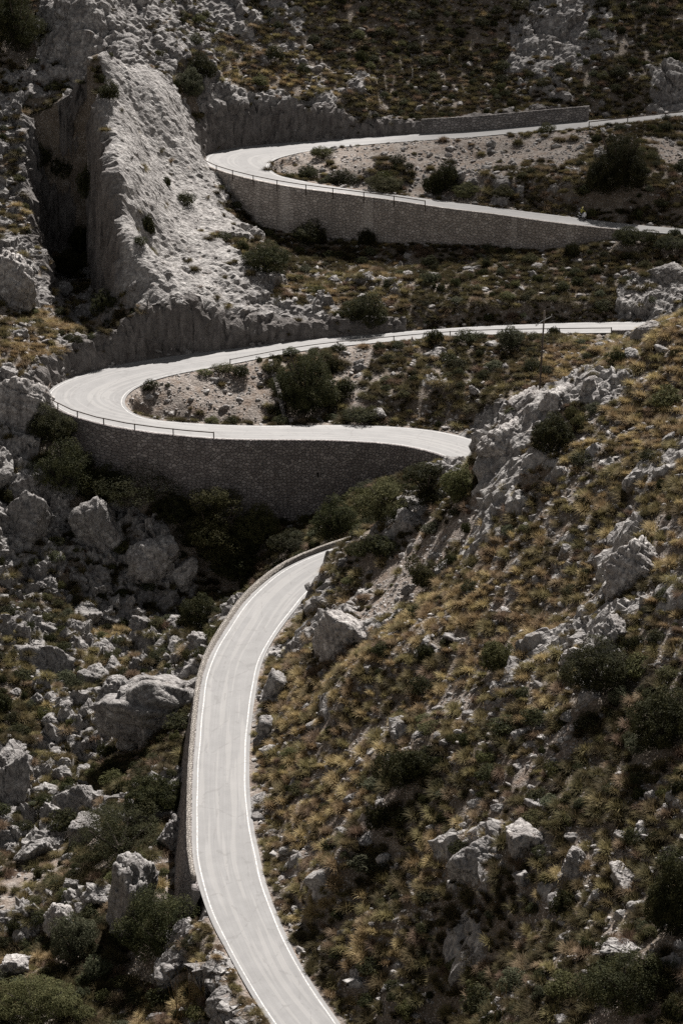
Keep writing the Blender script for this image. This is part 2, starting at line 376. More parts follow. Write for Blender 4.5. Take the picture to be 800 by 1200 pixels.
# ------------------------------------------------------------------ terrain: control points (photo x, y, distance)
CPTS = """
400 1000 208;600 1000 193;800 1000 181;400 800 237;600 800 217;800 800 201;500 900 213;440 1180 189;600 1180 175;800 1180 164
400 700 266;600 650 240;700 700 225;800 600 226;500 700 248;700 560 242;800 480 248;640 540 250;560 620 252;480 660 260;700 900 198
398 640 278;440 620 275;480 598 272;520 590 269;545 555 267;575 515 267;605 485 267;650 455 267;700 432 268;750 392 268;800 368 269;840 345 270
250 1150 202;200 1180 204;100 1180 208;0 1180 211;200 1100 214;100 1100 219;0 1100 223;150 1000 235;60 1000 241;0 1000 244;200 1045 218;195 980 230;190 900 248;100 900 263;0 900 262;50 830 274;120 800 282;200 780 283
0 760 284;60 740 292;0 700 297;100 700 303;180 720 303;205 690 306;215 640 309;150 640 309;60 640 307;0 620 307;0 560 313;40 520 318;90 560 317;30 580 313;100 600 314;160 590 317
140 565 320.5;222 581 318.5;300 615 316.5;390 600 312.5;430 577 309.5;500 550 304.5;535 544 302;300 640 311;255 690 307;240 730 296;345 632 309
0 500 320;48 478 327;0 440 329;30 430 333;0 400 338;50 400 342;100 385 348;0 350 352;60 340 361;0 300 365;40 290 369;0 260 374;0 200 388;50 240 385;100 360 355;125 385 350
50 130 400;75 112 402;105 112 402;0 130 398;0 70 406;40 60 410;0 0 418;60 20 414;100 120 404
141 395 349;146 360 350;147 320 352.5;143 270 357;138 215 364;130 160 373;122 110 383;113 60 396;95 0 412
200 352 350.5;250 358 352;170 300 362;220 300 367;260 320 361;200 250 376;240 250 381;180 200 384;220 200 392;160 150 391;200 150 395;232 185 401;150 100 395;190 100 401;170 60 414;220 60 420;130 30 412;180 20 424
268 282 375;290 310 367;300 360 357;350 372 356;420 372 355.5;500 365 355;600 358 354.5;700 354 354;800 350 352
314 266 390.5;347 274 387.5;400 279 384;464 285 381;520 287 378.5;575 289 376;650 292 371;725 281 370;800 290 366
350 330 368;450 330 366;550 330 364;650 325 362;750 320 360
220 467 331;260 470 331.5;250 450 336;330 460 334;330 430 340.5;400 470 331.5;400 430 341;500 470 329;500 430 338;600 470 326;600 430 335;650 420 335;560 500 322
360 200 398.5;400 200 396.5;450 200 395.5;450 182 403;550 210 389;550 190 400;650 220 382;650 191 396;750 224 380;750 177 396;800 210 384;380 185 404
260 140 413;300 128 416;380 125 419;430 140 419;300 90 424;400 90 428;500 110 428;600 105 428;700 100 427;800 95 426;250 70 424;300 40 434;400 40 438;500 50 440;600 50 440;700 40 440;800 40 440
200 -20 436;400 -20 447;600 -20 450;800 -20 452
"""
rb_ = roads['bottom']
pts = []
for t in CPTS.replace('\n', ';').split(';'):
    if t.strip():
        a = [float(x) for x in t.split()]; pts.append(at_y(*a))
# hidden ground and the country around
WP = [(0,292,27),(12,292,29),(25,290,40),(38,288,52),(10,305,30),(25,305,34),(40,302,44),(55,300,58),(60,268,78),(70,240,84),(75,200,86),(70,150,74),(35,130,32),(10,140,14),(-15,160,12),(-40,180,9),(-70,200,16),
      (-48,260,9),(-65,260,22),(-75,300,38),(-75,340,52),(-80,400,74),(-75,440,92),(-65,470,104),(-30,480,108),(0,490,112),(40,490,110),(75,480,104),(85,430,63),(85,380,49),(75,345,47),(62,330,48),
      (0,80,10),(60,60,60),(-80,100,30),(160,200,120),(160,350,120),(-170,250,70),(-170,400,110),(0,600,160),(150,560,160),(-150,560,160),(0,0,5),(120,0,70),(-120,0,60),(0,-150,0),(0,900,230),(300,300,180),(-300,300,150),(300,700,240),(-300,700,240),(300,-100,100),(-300,-100,120)]
pts += [np.array(p, float) for p in WP]
for k in range(0, len(rb_.u)-52, 9):          # low bank along the right of the lowest road
    n_ = np.array([*rb_.N[k], 0])
    for dl, dz in ((1.2,.3), (3.6,1.7), (6.5,3.9)): pts.append(rb_.R[k]+n_*dl+np.array([0,0,dz]))
pts = np.array(pts)
def mq(d2): return np.sqrt(d2+9.0)
d2 = ((pts[:,None,:2]-pts[None,:,:2])**2).sum(2)
n = len(pts); A = np.zeros((n+3, n+3)); A[:n,:n] = -mq(d2)+np.eye(n)*.12
A[:n,n] = 1; A[:n,n+1:] = pts[:,:2]; A[n:,:n] = A[:n,n:].T
coef = np.linalg.solve(A, np.r_[pts[:,2], 0, 0, 0])
def base_h(xy):
    out = np.empty(len(xy))
    for k in range(0, len(xy), 50000):
        q = xy[k:k+50000]
        d = ((q[:,None,:].astype(np.float32)-pts[None,:,:2].astype(np.float32))**2).sum(2)
        out[k:k+50000] = -(mq(d) @ coef[:n].astype(np.float32))+coef[n]+q @ coef[n+1:]
    return out

STEP = .34
def axis(a, b, lo, hi):                     # fine between a and b, growing steps outside
    core = np.arange(a, b, STEP); left, x, st = [], a, STEP
    while x > lo: st = min(st*1.25, 14); x -= st; left.append(x)
    right, x, st = [], core[-1], STEP
    while x < hi: st = min(st*1.25, 14); x += st; right.append(x)
    return np.r_[left[::-1], core, right]
GX, GY = axis(-66, 66, -420, 420), axis(148, 462, -160, 950)
nx, ny = len(GX), len(GY)
XX, YY = np.meshgrid(GX, GY); XY = np.stack([XX.ravel(), YY.ravel()], 1)
H = base_h(XY)
P3 = np.c_[XY, np.zeros(len(XY))]
und = fbm(P3*.07, 3, 5)*1.6
nearroad = np.full(len(XY), 99.0)           # distance outside the nearest road edge
H = H+und*.7
# the deep alcove left of the crag: sheer on the crag's side, an upright wall at the back
ax_, ay_ = XY[:,0]+.9*perlin(P3*.22, 15)+.5*perlin(P3*.6, 16), XY[:,1]+1.5*perlin(P3*.2, 17)
xr = np.interp(ay_, [350, 357, 364, 373, 383, 396], [-30.6, -31.2, -32.3, -34.2, -36.2, -38.6]); xl = np.interp(ay_, [352, 365, 380, 398], [-40, -45, -48.5, -50])
alc = sst(0, 5, ax_-xl)*(1-sst(-1.3, 0, ax_-xr))*sst(351.5, 355, ay_)*(1-sst(395, 399, ay_))
H = H*(1-alc)+np.minimum(H, ZC-82.5+.1*(ay_-350)+und)*alc
wallish = np.zeros(len(XY))
for nm, r in roads.items():
    sel, j, lat, lon, zr = r.query(XY, 17.0)
    half = r.half[j]; side = np.where(lat < 0, 0, 1)
    d = np.abs(lat)-half
    h0 = np.where(side == 0, r.par[j,0], r.par[j,3]); D = np.where(side == 0, r.par[j,1], r.par[j,4]); wl = np.where(side == 0, r.par[j,2], r.par[j,5])
    sh = np.where(wl > .75, .05, np.where(wl > .25, .5, .95+.4*perlin(P3[sel]*.4, 3)))   # shoulder / wall thickness
    over = (np.abs(lon) > 3.0)              # past the road's end
    rag = perlin(P3[sel]*.30, 19)+.6*perlin(P3[sel]*.8, 20)
    h0 = np.where(h0 > 2.4, h0*(1+.45*rag), h0); sh = np.where(h0 > 2.2, np.maximum(.45, sh+.9*rag+.5*perlin(P3[sel]*1.5, 24)), sh)
    t = sst(0, 1, (d-sh)/D)
    edge = np.where(h0 > 0, zr+h0*sst(0, 1, (d-sh)/np.where(h0 > 2.5, 2.2, 1.2)), zr+h0)
    hh = edge*(1-t)+H[sel]*t
    hh = np.where(d < sh, zr-.12, hh)
    k = ~over & (d < sh+D)
    H[sel[k]] = hh[k]
    nearroad[sel] = np.minimum(nearroad[sel], np.where(over, 99, d))
    kk = k & (d > sh-.2) & (d < sh+2.2) & (wl < .75) & (h0 > .8); wallish[sel[kk]] = 1
Hg = H.reshape(ny, nx)
def smooth_h(xy): return base_h(np.asarray(xy))
def grid_at(G, xy):
    xy = np.atleast_2d(xy)
    i = np.clip(np.searchsorted(GX, xy[:,0])-1, 0, nx-2); j = np.clip(np.searchsorted(GY, xy[:,1])-1, 0, ny-2)
    fx = (xy[:,0]-GX[i])/(GX[i+1]-GX[i]); fy = (xy[:,1]-GY[j])/(GY[j+1]-GY[j])
    return G[j,i]*(1-fx)*(1-fy)+G[j,i+1]*fx*(1-fy)+G[j+1,i]*(1-fx)*fy+G[j+1,i+1]*fx*fy
def hit(px, py, G=None):                    # where a sight line meets the ground
    G = Hg if G is None else G
    d = ray(px, py); y = np.arange(150, 470, .25); t = y/d[1]; p = np.c_[d[0]*t, y, ZC+d[2]*t]
    g = grid_at(G, p[:,:2]); w = np.where(p[:,2] < g)[0]
    return p[w[0]] if len(w) else p[-1]

# ------------------------------------------------------------------ ground cover read off the photo, one letter per 40-pixel cell, kept as points on the ground
COVER = """brrrrkrkkmbmbbmkrkbm brrrrkuuumbbmbbrrkmb kkrrrbuttuumbmmkkbmr kbbrrrrrrrmmmmmmmmmm kbbrrr...ssssssssubs kbbrrr...bsbssumubmm urbrrrrmmmmmmmmmmmmb rubrrrrmmmmummmmmmmm ruuurrrruuuummmmmmkr utumrrrrrrbm........
ttk....sbbsmummmtutt rr..ssssbbsmummtrrut rb..........murrbutt rbbk.......bbrruuutu rrbkbbb..bbbbbruutut rrkkkbbbmbbkssuuuurt rkkkrbbm..mssutuuurt kkukrkm..uusuttttuuu rkuukk..urrtttuturuu uruukk..utttuttuurbu
mukrr..utututsutuubb mukrb..utusuutbbumbb rukbb..ttttbbuubmmmb rkbkr..uuttbbmmmbmmu krsbb..uttmmtuummmum ssbbs..uutmmtummuuum skkbsu..uttmmmmmmubb kbbbmu..mmttmummkmbb tbbmmmu..mttmkmmbbmb bbmmttu..mumtmbbbmbm""".split()
BIO = {  # rock, scree, tussock, gold, shrub, stones
 'r': (.95, .1, .04, .3, .02, .15), 's': (.06, .95, .10, .3, .06, .9), 't': (.14, .17, .93, .75, .04, .5), 'u': (.42, .34, .66, .5, .07, 1.1),
 'm': (.12, .12, .9, .16, .36, .4), 'b': (.08, .05, .65, .1, .85, .1), 'k': (.55, .08, .75, .12, .55, .28)}
anc, val = [], []
for j, row in enumerate(COVER):
    for i, c in enumerate(row):
        if c != '.':
            p = hit(i*40+20, j*40+20); anc.append(p[:2]); val.append(BIO[c])
anc, val = np.array(anc), np.array(val)
cgx, cgy = np.arange(-80, 81, 1.5), np.arange(140, 476, 1.5)
cx, cy = np.meshgrid(cgx, cgy); cq = np.stack([cx.ravel(), cy.ravel()], 1)
warp = np.stack([perlin(np.c_[cq*.16, cq[:,0]*0], 41), perlin(np.c_[cq*.16, cq[:,0]*0], 42)], 1)*2.0
dd = (((cq+warp)[:,None,:]-anc[None])**2).sum(2); w = 1/(dd+.8)**3.2; bio = (w @ val)/w.sum(1, keepdims=True)
stk = perlin(np.c_[cq[:,0]*.09+cq[:,1]*.03, cq[:,1]*.33-cq[:,0]*.05, cq[:,0]*0], 61)+.5*perlin(np.c_[cq*.3, cq[:,0]*0], 62)
isn = sst(290, 280, cq[:,1])*sst(-6, 0, cq[:,0]+.2*(280-cq[:,1])*.2)
bio[:,1] += .75*isn*sst(.2, .42, stk); bio[:,5] += .5*isn*sst(.05, .35, stk); bio[:,2] *= 1-.35*isn*sst(-.1, -.5, stk)
lft = sst(-9, -15, cq[:,0])*sst(322, 312, cq[:,1])
bio[:,0] += .08*lft; bio[:,4] += .35*lft; bio[:,5] *= 1-.6*lft; bio[:,2] += .15*lft
BG = bio.reshape(len(cgy), len(cgx), 6)
def bio_at(xy):
    fx = np.clip((xy[:,0]-cgx[0])/1.5, 0, len(cgx)-1.001); fy = np.clip((xy[:,1]-cgy[0])/1.5, 0, len(cgy)-1.001)
    i, j = fx.astype(int), fy.astype(int); u, v = (fx-i)[:,None], (fy-j)[:,None]
    return BG[j,i]*(1-u)*(1-v)+BG[j,i+1]*u*(1-v)+BG[j+1,i]*(1-u)*v+BG[j+1,i+1]*u*v
B6 = bio_at(XY)

# surface normals of the carved ground
gy, gx = np.gradient(Hg, GY, GX)
Nn = np.stack([-gx.ravel(), -gy.ravel(), np.ones(nx*ny)], 1); slope = np.hypot(gx, gy).ravel(); Nn /= np.linalg.norm(Nn, axis=1)[:,None]
V = np.c_[XY, H]
fine = (XY[:,0] > -70) & (XY[:,0] < 70) & (XY[:,1] > 144) & (XY[:,1] < 468)
q = V[fine]
rk = B6[fine,0]+.55*fbm(q*.22, 4, 11)+.25*sst(.9, 1.8, slope[fine])+.7*wallish[fine]
rockm = sst(.38, .58, rk)
wq = q+.8*np.stack([fbm(q*.45, 3, 21), fbm(q*.45, 3, 22), fbm(q*.45, 3, 23)], 1)
def facets(p, sd):                           # broken faces: each cell a tilted plane of its own
    f1, f2, c, o = worley(p, sd)
    b_ = [((c >> k & 255)/255.-.5) for k in (0, 8, 16)]
    return b_[0]*.8+1.5*(b_[1]*o[:,0]+b_[2]*o[:,1]+(b_[0]+b_[1])*.6*o[:,2]), sst(0, .08, f2-f1)
fa, ea = facets(wq*np.array([.24,.24,.17]), 3); fb_, eb = facets(wq*np.array([.62,.62,.5]), 8); fc_, ec = facets(wq*np.array([1.25,1.25,1.0]), 13)
# bare crag: ribs and grooves running down the fall line
av = np.array([.56,-.42,-.71]); av /= np.linalg.norm(av)
al = q @ av; qs = q-al[:,None]*av*.86
rib = ridged(qs*.34+.25*fbm(q*.3, 2, 88)[:,None], 4, 33, .55)
crag = sst(-12, -18, q[:,0])*sst(349, 352, q[:,1])*sst(412, 400, q[:,1])*sst(-.5, 1.5, q[:,0]-xr[fine])
und2 = ridged(q*.13, 3, 31)
lftz = 1+.55*sst(-9, -15, q[:,0])*sst(322, 312, q[:,1])
relief = (und2*.7+1.15*fa*lftz+.55*fb_*lftz**1.6+.26*fc_*lftz-.35*(1-ea)*lftz**2-.15*(1-eb)*lftz**2)*(1-.86*crag)+crag*(.42*rib+.24*ridged(qs*.95+.2*fbm(q*.6, 2, 89)[:,None], 3, 35)+.1*fb_)+.25*(1-.5*crag)*ridged(q*.9, 3, 51)
soft = .28*fbm(q*.45, 3, 61)+.10*fbm(q*1.7, 2, 71)
nr = nearroad[fine]
amp = sst(.35, 2.2, nr)                      # leave the carriageway smooth
wamp = np.where(wallish[fine] > 0, .6, 1.0)
disp = (rockm*(relief*wamp+.12)+(1-rockm)*soft)*np.where(nr < .5, 0, .25+.75*np.where(wallish[fine] > 0, sst(.5, 1.3, nr), amp))
lift = np.zeros((len(q), 3)); lift += Nn[fine]*disp[:,None]
V[fine] += lift
Hd = V[:,2].reshape(ny, nx)
rock_attr = np.zeros(len(V)); rock_attr[fine] = rockm; rock_attr[~fine] = .3
rg = rock_attr.reshape(ny, nx)
scree_attr = np.clip(B6[:,1]+.35*fbm(P3*.3, 3, 81), 0, 1); scree_attr = np.maximum(scree_attr, np.where((nearroad > -1) & (nearroad < 1.1), .75, 0))
ii = np.arange(ny*nx).reshape(ny, nx)
faces = np.stack([ii[:-1,:-1].ravel(), ii[:-1,1:].ravel(), ii[1:,1:].ravel(), ii[1:,:-1].ravel()], 1)
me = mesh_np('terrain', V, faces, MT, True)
me.polygons.foreach_set('use_smooth', ~((rock_attr[faces].mean(1) > .6) & (V[faces[:,0],0] > -66)))
pale = np.zeros(len(V)); pale[fine] = np.maximum(crag, .75*sst(288, 280, q[:,1])*sst(-6, 2, q[:,0])); shade_f = wallish.reshape(ny, nx); rec_shade = (sst(-52, -46, XY[:,0])*sst(1.0, -.4, ax_-xr)*sst(350, 353, XY[:,1])*sst(408, 400, XY[:,1])*sst(.5, 1.4, slope)).reshape(ny, nx); shade_f = np.maximum.reduce([shade_f, np.roll(shade_f,1,0)*.6, np.roll(shade_f,-1,0)*.6, rec_shade]).ravel()  # last mask paints shade into the alcove and road-cut rock colour
for nm, a in (('rock', rock_attr), ('scree', scree_attr), ('cut', shade_f), ('pale', pale)):
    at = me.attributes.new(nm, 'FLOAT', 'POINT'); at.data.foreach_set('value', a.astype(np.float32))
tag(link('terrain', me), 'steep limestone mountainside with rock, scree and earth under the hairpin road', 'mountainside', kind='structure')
def ground(x, y): return float(grid_at(Hd, np.array([[x, y]]))[0])
def hitd(px, py): return hit(px, py, Hd)

# ------------------------------------------------------------------ road surfaces and edge lines
def ribbon(name, a, b, u, mat, dz, parent=None, cols=6, sk=None):
    t = np.linspace(0, 1, cols+1); Vv = (a[:,None,:]*(1-t)[None,:,None]+b[:,None,:]*t[None,:,None]); Vv[:,:,2] += dz
    m_, c_ = Vv.shape[:2]; ix = np.arange(m_*c_).reshape(m_, c_)
    fc = np.stack([ix[:-1,:-1].ravel(), ix[1:,:-1].ravel(), ix[1:,1:].ravel(), ix[:-1,1:].ravel()], 1)[:, ::-1]
    me = mesh_np(name, Vv.reshape(-1,3), fc, mat, True)
    wd = np.linalg.norm((b-a)[:,:2], axis=1)
    uvset(me, np.stack([(t[None,:]*wd[:,None]).ravel(), np.repeat(u, c_)], 1))
    return link(name, me, parent)
for nm, r in roads.items():
    n3 = np.c_[r.N, np.zeros(len(r.N))]
    a, b = r.L-n3*.32, r.R+n3*.30
    o = ribbon('road', a, b, r.u, MASPH, 0, None, 8)
    tag(o, {'bottom': 'pale sunlit asphalt road sweeping up the hillside from the bottom of the photo', 'middle': 'pale asphalt road round the middle hairpin bend', 'top': 'pale asphalt road round the highest hairpin bend'}[nm], 'road', kind='structure')
    wv = .02*np.sin(r.u*.7)[:,None]
    ribbon('edge_line', r.L+n3*(.11+wv), r.L+n3*(.24+wv), r.u, MPAINT, .005, o, 1)
    ribbon('edge_line', r.R-n3*(.23+wv), r.R-n3*(.10+wv), r.u, MPAINT, .005, o, 1)

# ------------------------------------------------------------------ walls that follow a road edge
def edge_wall(name, r, i0, i1, mat, top=.06, depth=None, inset=.12, thick=.5, batter=.06, side=0, rough=.06, rows=10, capmat=None, base=None):
    e, s = (r.L, -1) if side == 0 else (r.R, 1)
    i = np.arange(i0, i1+1); m_ = len(i)
    n3 = np.c_[r.N[i], np.zeros(m_)]*s
    dep = (-r.par[i, 0]+.9) if depth is None else np.broadcast_to(depth, (m_,))
    prof = [(inset, -0.6), (inset, top), (inset+thick, top)] ; Vv = []
    for off, zz in prof: Vv.append(e[i]+n3*off+np.array([0,0,zz]))
    uvr = [-.6-inset, top-.0, top+thick]
    for k in range(1, rows+1):
        dz = dep*k/rows
        q = e[i]+n3*(inset+thick+dz*batter)[:,None]; q[:,2] += top-dz; Vv.append(q); uvr.append(None)
    Vv = np.stack(Vv, 1); c_ = Vv.shape[1]
    UV = np.zeros((m_, c_, 2)); UV[:,:,0] = r.u[i][:,None]
    for k in range(c_): UV[:,k,1] = uvr[k] if uvr[k] is not None else top+thick+dep*(k-2)/rows
    jit = np.stack([fbm(Vv.reshape(-1,3)*1.3, 3, 7), fbm(Vv.reshape(-1,3)*1.3, 3, 9)], 1)*rough*2
    Vf = Vv.reshape(-1,3).copy(); nn = np.repeat(n3, c_, 0); Vf += nn*jit[:,:1]; Vf[:,2] += jit[:,1]*.5
    ix = np.arange(m_*c_).reshape(m_, c_)
    fc = np.stack([ix[:-1,:-1].ravel(), ix[1:,:-1].ravel(), ix[1:,1:].ravel(), ix[:-1,1:].ravel()], 1)
    if side == 1: fc = fc[:, ::-1]
    me = mesh_np(name, Vf, fc, mat, False); uvset(me, UV.reshape(-1,2))
    bm = bmesh.new(); bm.from_mesh(me)       # close the ends
    bm.verts.ensure_lookup_table()
    for row in (ix[0], ix[-1]):
        try: bm.faces.new([bm.verts[k] for k in row])
        except ValueError: pass
    bmesh.ops.recalc_face_normals(bm, faces=bm.faces); bm.to_mesh(me); bm.free()
    return link(name, me)
def station(r, px, side=0, lo=0., hi=1.):    # station whose edge stands nearest a photo column, within a span of the road
    e = r.L if side == 0 else r.R
    a, b = int(lo*(len(e)-1)), int(hi*(len(e)-1))
    t = e[a:b+1]; dep = t[:,1]*CP-(t[:,2]-ZC)*SP; x = 400+F*t[:,0]/dep
    return a+int(np.abs(x-px).argmin())
def station_y(r, py, side=0):
    e = r.L if side == 0 else r.R
    dep = e[:,1]*CP-(e[:,2]-ZC)*SP; y = 600-F*(e[:,1]*SP+(e[:,2]-ZC)*CP)/dep
    return int(np.abs(y-py).argmin())
rb, rm, rt = roads['bottom'], roads['middle'], roads['top']
im = station(rm, 57, 0, 0, .6)
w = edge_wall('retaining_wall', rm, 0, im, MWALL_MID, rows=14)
tag(w, 'tall dark rubble stone retaining wall holding up the middle hairpin road', 'retaining wall')
it = station(rt, 243, 0, .25, .6); it0 = station(rt, 727, 0, 0, .3)
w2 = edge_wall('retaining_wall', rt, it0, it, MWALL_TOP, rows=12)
tag(w2, 'long curved stone retaining wall with pale streaks under the highest hairpin road', 'retaining wall')
b0, b1 = station_y(rb, 1043), len(rb.u)-1
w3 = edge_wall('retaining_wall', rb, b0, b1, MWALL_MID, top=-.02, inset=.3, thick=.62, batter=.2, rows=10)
tag(w3, 'dark sloping stone retaining wall below the left edge of the lowest road', 'retaining wall')
# parapet on the lowest road: inner face, top, outer face
w4 = edge_wall('parapet', rb, station_y(rb, 1030), b1, MPARA, top=.5, inset=.42, thick=.42, batter=.02, depth=np.array(.62), rows=2, rough=.05)
tag(w4, 'low pale stone parapet along the left edge of the lowest road', 'parapet')
t0, t1 = station(rt, 491, 0, .55, 1), station(rt, 687, 0, .55, 1)
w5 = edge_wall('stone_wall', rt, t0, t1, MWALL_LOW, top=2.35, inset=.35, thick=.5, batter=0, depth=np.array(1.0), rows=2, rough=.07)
tag(w5, 'straight grey stone wall standing behind the highest road', 'stone wall')
p0, p1 = station(rm, 716, 1, .75, 1), station(rm, 760, 1, .75, 1)
w6 = edge_wall('parapet', rm, p0, p1, MWALL_MID, top=.35, inset=.05, thick=.4, batter=.05, side=1, depth=np.array(1.6), rows=3)
tag(w6, 'short dark stone wall ending the railing of the middle road by the white rocks', 'parapet')
# drain hole
dp = at_y(371, 556, 1.0)
ic = station(rm, 371, 0, 0, .4); e = rm.L[ic]; nr3 = Vector((-rm.N[ic,0], -rm.N[ic,1], 0)); ang = math.atan2(nr3.y, nr3.x)
zt = at_y(371, 556, e[1]-.7)[2]
rotm = Matrix.Rotation(ang, 3, 'Z')
cdr = Vector((e[0], e[1], zt))+nr3*(.12+.5+(e[2]-zt)*.06)
bm_ = MB()
for dx, dz, sx, sz in ((-.27,0,.1,.95), (.27,0,.1,.95), (0,.42,.44,.1), (0,-.42,.44,.1)):
    bm_.box(cdr+rotm @ Vector((.0, dx, dz)), (.16, sx, sz), rotm)
hole = bm_.build('drain_opening', MWALL_MID); MW = hole
k = MB().box(cdr+rotm @ Vector((-.03,0,0)), (.1,.44,.74), rotm).build('drain_shade', MDARK, hole)  # solid near-black box, painted shade in place of a real hole
hole.parent = w

# ------------------------------------------------------------------ railings
def railing(r, s0, s1, side, off, label, step=4.6, ph=.85, rail_r=.055, mat=MWOOD, drop=.5, two=False):
    e, s = (r.L, -1) if side == 0 else (r.R, 1)
    s0, s1 = sorted((s0, s1))
    root = empty('railing', e[s0])
    tag(root, label, 'railing')
    P = [Vector(e[i])+Vector((r.N[i,0]*s*off, r.N[i,1]*s*off, 0)) for i in range(s0, s1+1)]
    loc = root.location.copy()
    L = np.r_[0, np.cumsum([(P[k+1]-P[k]).length for k in range(len(P)-1)])]
    npost = max(2, int(round(L[-1]/step))+1)
    for q in np.linspace(0, L[-1], npost):
        k = min(int(np.searchsorted(L, q)), len(P)-1); b = P[k]-loc
        tl = random.uniform(-.02, .02)
        MB().box(b+Vector((tl/2, 0, (ph+.06-drop)/2)), (.14, .14, ph+.06+drop), Matrix.Rotation(tl, 3, 'Y'), .015).build('post', mat, root)
    m = MB()
    for zz in ([ph, ph*.45] if two else [ph-.04]):
        st = 4
        for k in range(0, len(P)-1, st):
            k2 = min(k+st, len(P)-1)
            m.bar(P[k]-loc+Vector((0,0,zz)), P[k2]-loc+Vector((0,0,zz)), rail_r, 7)
    m.build('rail', mat, root)
    return root
railing(rm, station(rm, 253, 0, 0, .5), station(rm, 62, 0, .1, .52), 0, .35, 'brown post and rail fence along the wall top of the middle hairpin', 4.6, .85, .075)
railing(rt, station(rt, 501, 0, 0, .5), station(rt, 242, 0, .2, .52), 0, .68, 'thin brown railing along the wall top of the highest hairpin', 4.9, .75, .07, drop=.9)
railing(rm, station(rm, 272, 1, .5, .8), station(rm, 718, 1, .6, 1), 1, .45, 'long metal railing along the near edge of the upper arm of the middle road', 7.5, .75, .07, m_plain('dull_rail', (.2,.185,.17), .6, .3, 6))
railing(rt, station(rt, 690, 1, .6, 1), station(rt, 820, 1, .6, 1), 1, .5, 'wooden railing at the far right of the highest road', 6, .9, .08)

# ------------------------------------------------------------------ utility pole
pb = at_y(629, 478, 318.0); g = ground(pb[0], pb[1])
hh = at_y(637.5, 364, 318.0)
root = empty('utility_pole', (pb[0], pb[1], g)); tag(root, 'thin leaning wooden utility pole with a slanted pale crossarm', 'utility pole')
top = Vector((hh[0]-pb[0], 0, hh[2]-g))
MB().bar((0,0,-.5), top, .15, 10, .10).build('pole', MWOOD, root, True)
ax = top*(1-1.25/top.length)
m_ = MB().bar(ax+Vector((-1.05,-.14,-.75)), ax+Vector((-.3,-.16,-.12)), .05, 6).bar(ax+Vector((-.3,-.16,-.12)), ax+Vector((1.0,-.14,.55)), .05, 6)
arm = m_.build('crossarm', MSTEEL, root)
MPOR = m_plain('porcelain', (.5,.48,.45), .3, .1)
for q in ((-1.0,-.14,-.6), (.95,-.14,.62), (.2,-.16,.2)): MB().bar(ax+Vector(q), ax+Vector(q)+Vector((0,0,.22)), .06, 8, .04).build('insulator', MPOR, arm)

# ------------------------------------------------------------------ posts, drain wall
MPOST = m_plain('pale_post', (.42,.40,.37), .7, .2)
def marker(px, py, hpx, mat, lab, lean=.0):
    p = hitd(px, py); h = hpx*mpp(p); MBq = MB()
    MBq.box((lean*h/2, 0, h/2-.15), (.16, .16, h+.3), Matrix.Rotation(lean, 3, 'Y'), .02).box((lean*h, 0, h+.02), (.19, .19, .06), None, .01)
    o = MBq.build('marker_post', mat); o.location = (p[0], p[1], p[2]-.05); tag(o, lab, 'post')
marker(526, 76, 12, MPOST, 'thin pale post on the scrub slope above the stone wall, right one of two')
marker(483, 93, 12, MPOST, 'thin pale post on the scrub slope above the stone wall, left one of two')
marker(126, 352, 15, MPOST, 'thin pale post on the grassy slope at the foot of the tall crag')
marker(88, 368, 15, MWOOD, 'dark wooden post on the grassy slope left of the dark recess')
A_, B_ = hitd(317, 428), hitd(341, 497)
m_n = 22; Pw = [A_+(B_-A_)*t for t in np.linspace(0, 1, m_n)]
dirw = Vector((B_-A_)[:2]).normalized(); nw = Vector((dirw.y, -dirw.x)); Vw = []
for k_, p_ in enumerate(Pw):
    g_ = ground(p_[0], p_[1]); tw = g_+.75+random.uniform(-.05,.05)
    for s_, zz in ((-.28, g_-.8), (-.28, tw), (.28, tw), (.28, g_-.8)): Vw.append((p_[0]+nw.x*s_, p_[1]+nw.y*s_, zz))
ixw = np.arange(m_n*4).reshape(m_n, 4); fw = [[ixw[i,k], ixw[i+1,k], ixw[i+1,k+1], ixw[i,k+1]] for i in range(m_n-1) for k in range(3)]+[[ixw[0,0],ixw[0,1],ixw[0,2],ixw[0,3]], [ixw[-1,3],ixw[-1,2],ixw[-1,1],ixw[-1,0]]]
mew = mesh_np('drain_wall', Vw, fw, MWALL_LOW); uvset(mew, np.array([[.55*k_*1.0, v_[2]] for k_ in range(m_n) for v_ in Vw[4*k_:4*k_+4]]))
tag(link('drain_wall', mew), 'low stone wall running down the gravel bank beside the broad evergreen tree', 'stone wall')

# ------------------------------------------------------------------ motorcycle and rider, coming down the far lane
def skin_body(name, verts, edges, mat, parent=None, levels=2, root=0):
    me = bpy.data.meshes.new(name); me.from_pydata([v[:3] for v in verts], edges, [])
    o = bpy.data.objects.new(name, me); COL.objects.link(o)
    md = o.modifiers.new('s', 'SKIN'); ss = o.modifiers.new('u', 'SUBSURF'); ss.levels = ss.render_levels = levels
    for i, v in enumerate(verts):
        r0 = v[3] if len(v) == 4 else None
        o.data.skin_vertices[0].data[i].radius = (v[3], v[4] if len(v) > 4 else v[3]); o.data.skin_vertices[0].data[i].use_root = (i == root)
    dg = bpy.context.evaluated_depsgraph_get(); nm = bpy.data.meshes.new_from_object(o.evaluated_get(dg)); o.modifiers.clear(); o.data = nm
    nm.materials.clear(); nm.materials.append(mat); nm.polygons.foreach_set('use_smooth', [True]*len(nm.polygons))
    if parent: o.parent = parent
    return o
MWHITE = m_plain('white_fairing', (.72,.73,.76), .3, .05); MBLACK = m_plain('black_rubber', (.02,.02,.02), .7, .2); MYEL = m_plain('yellow_jacket', (.42,.40,.09), .7, .15); MSKIN = m_plain('skin', (.42,.27,.19), .6, .1)
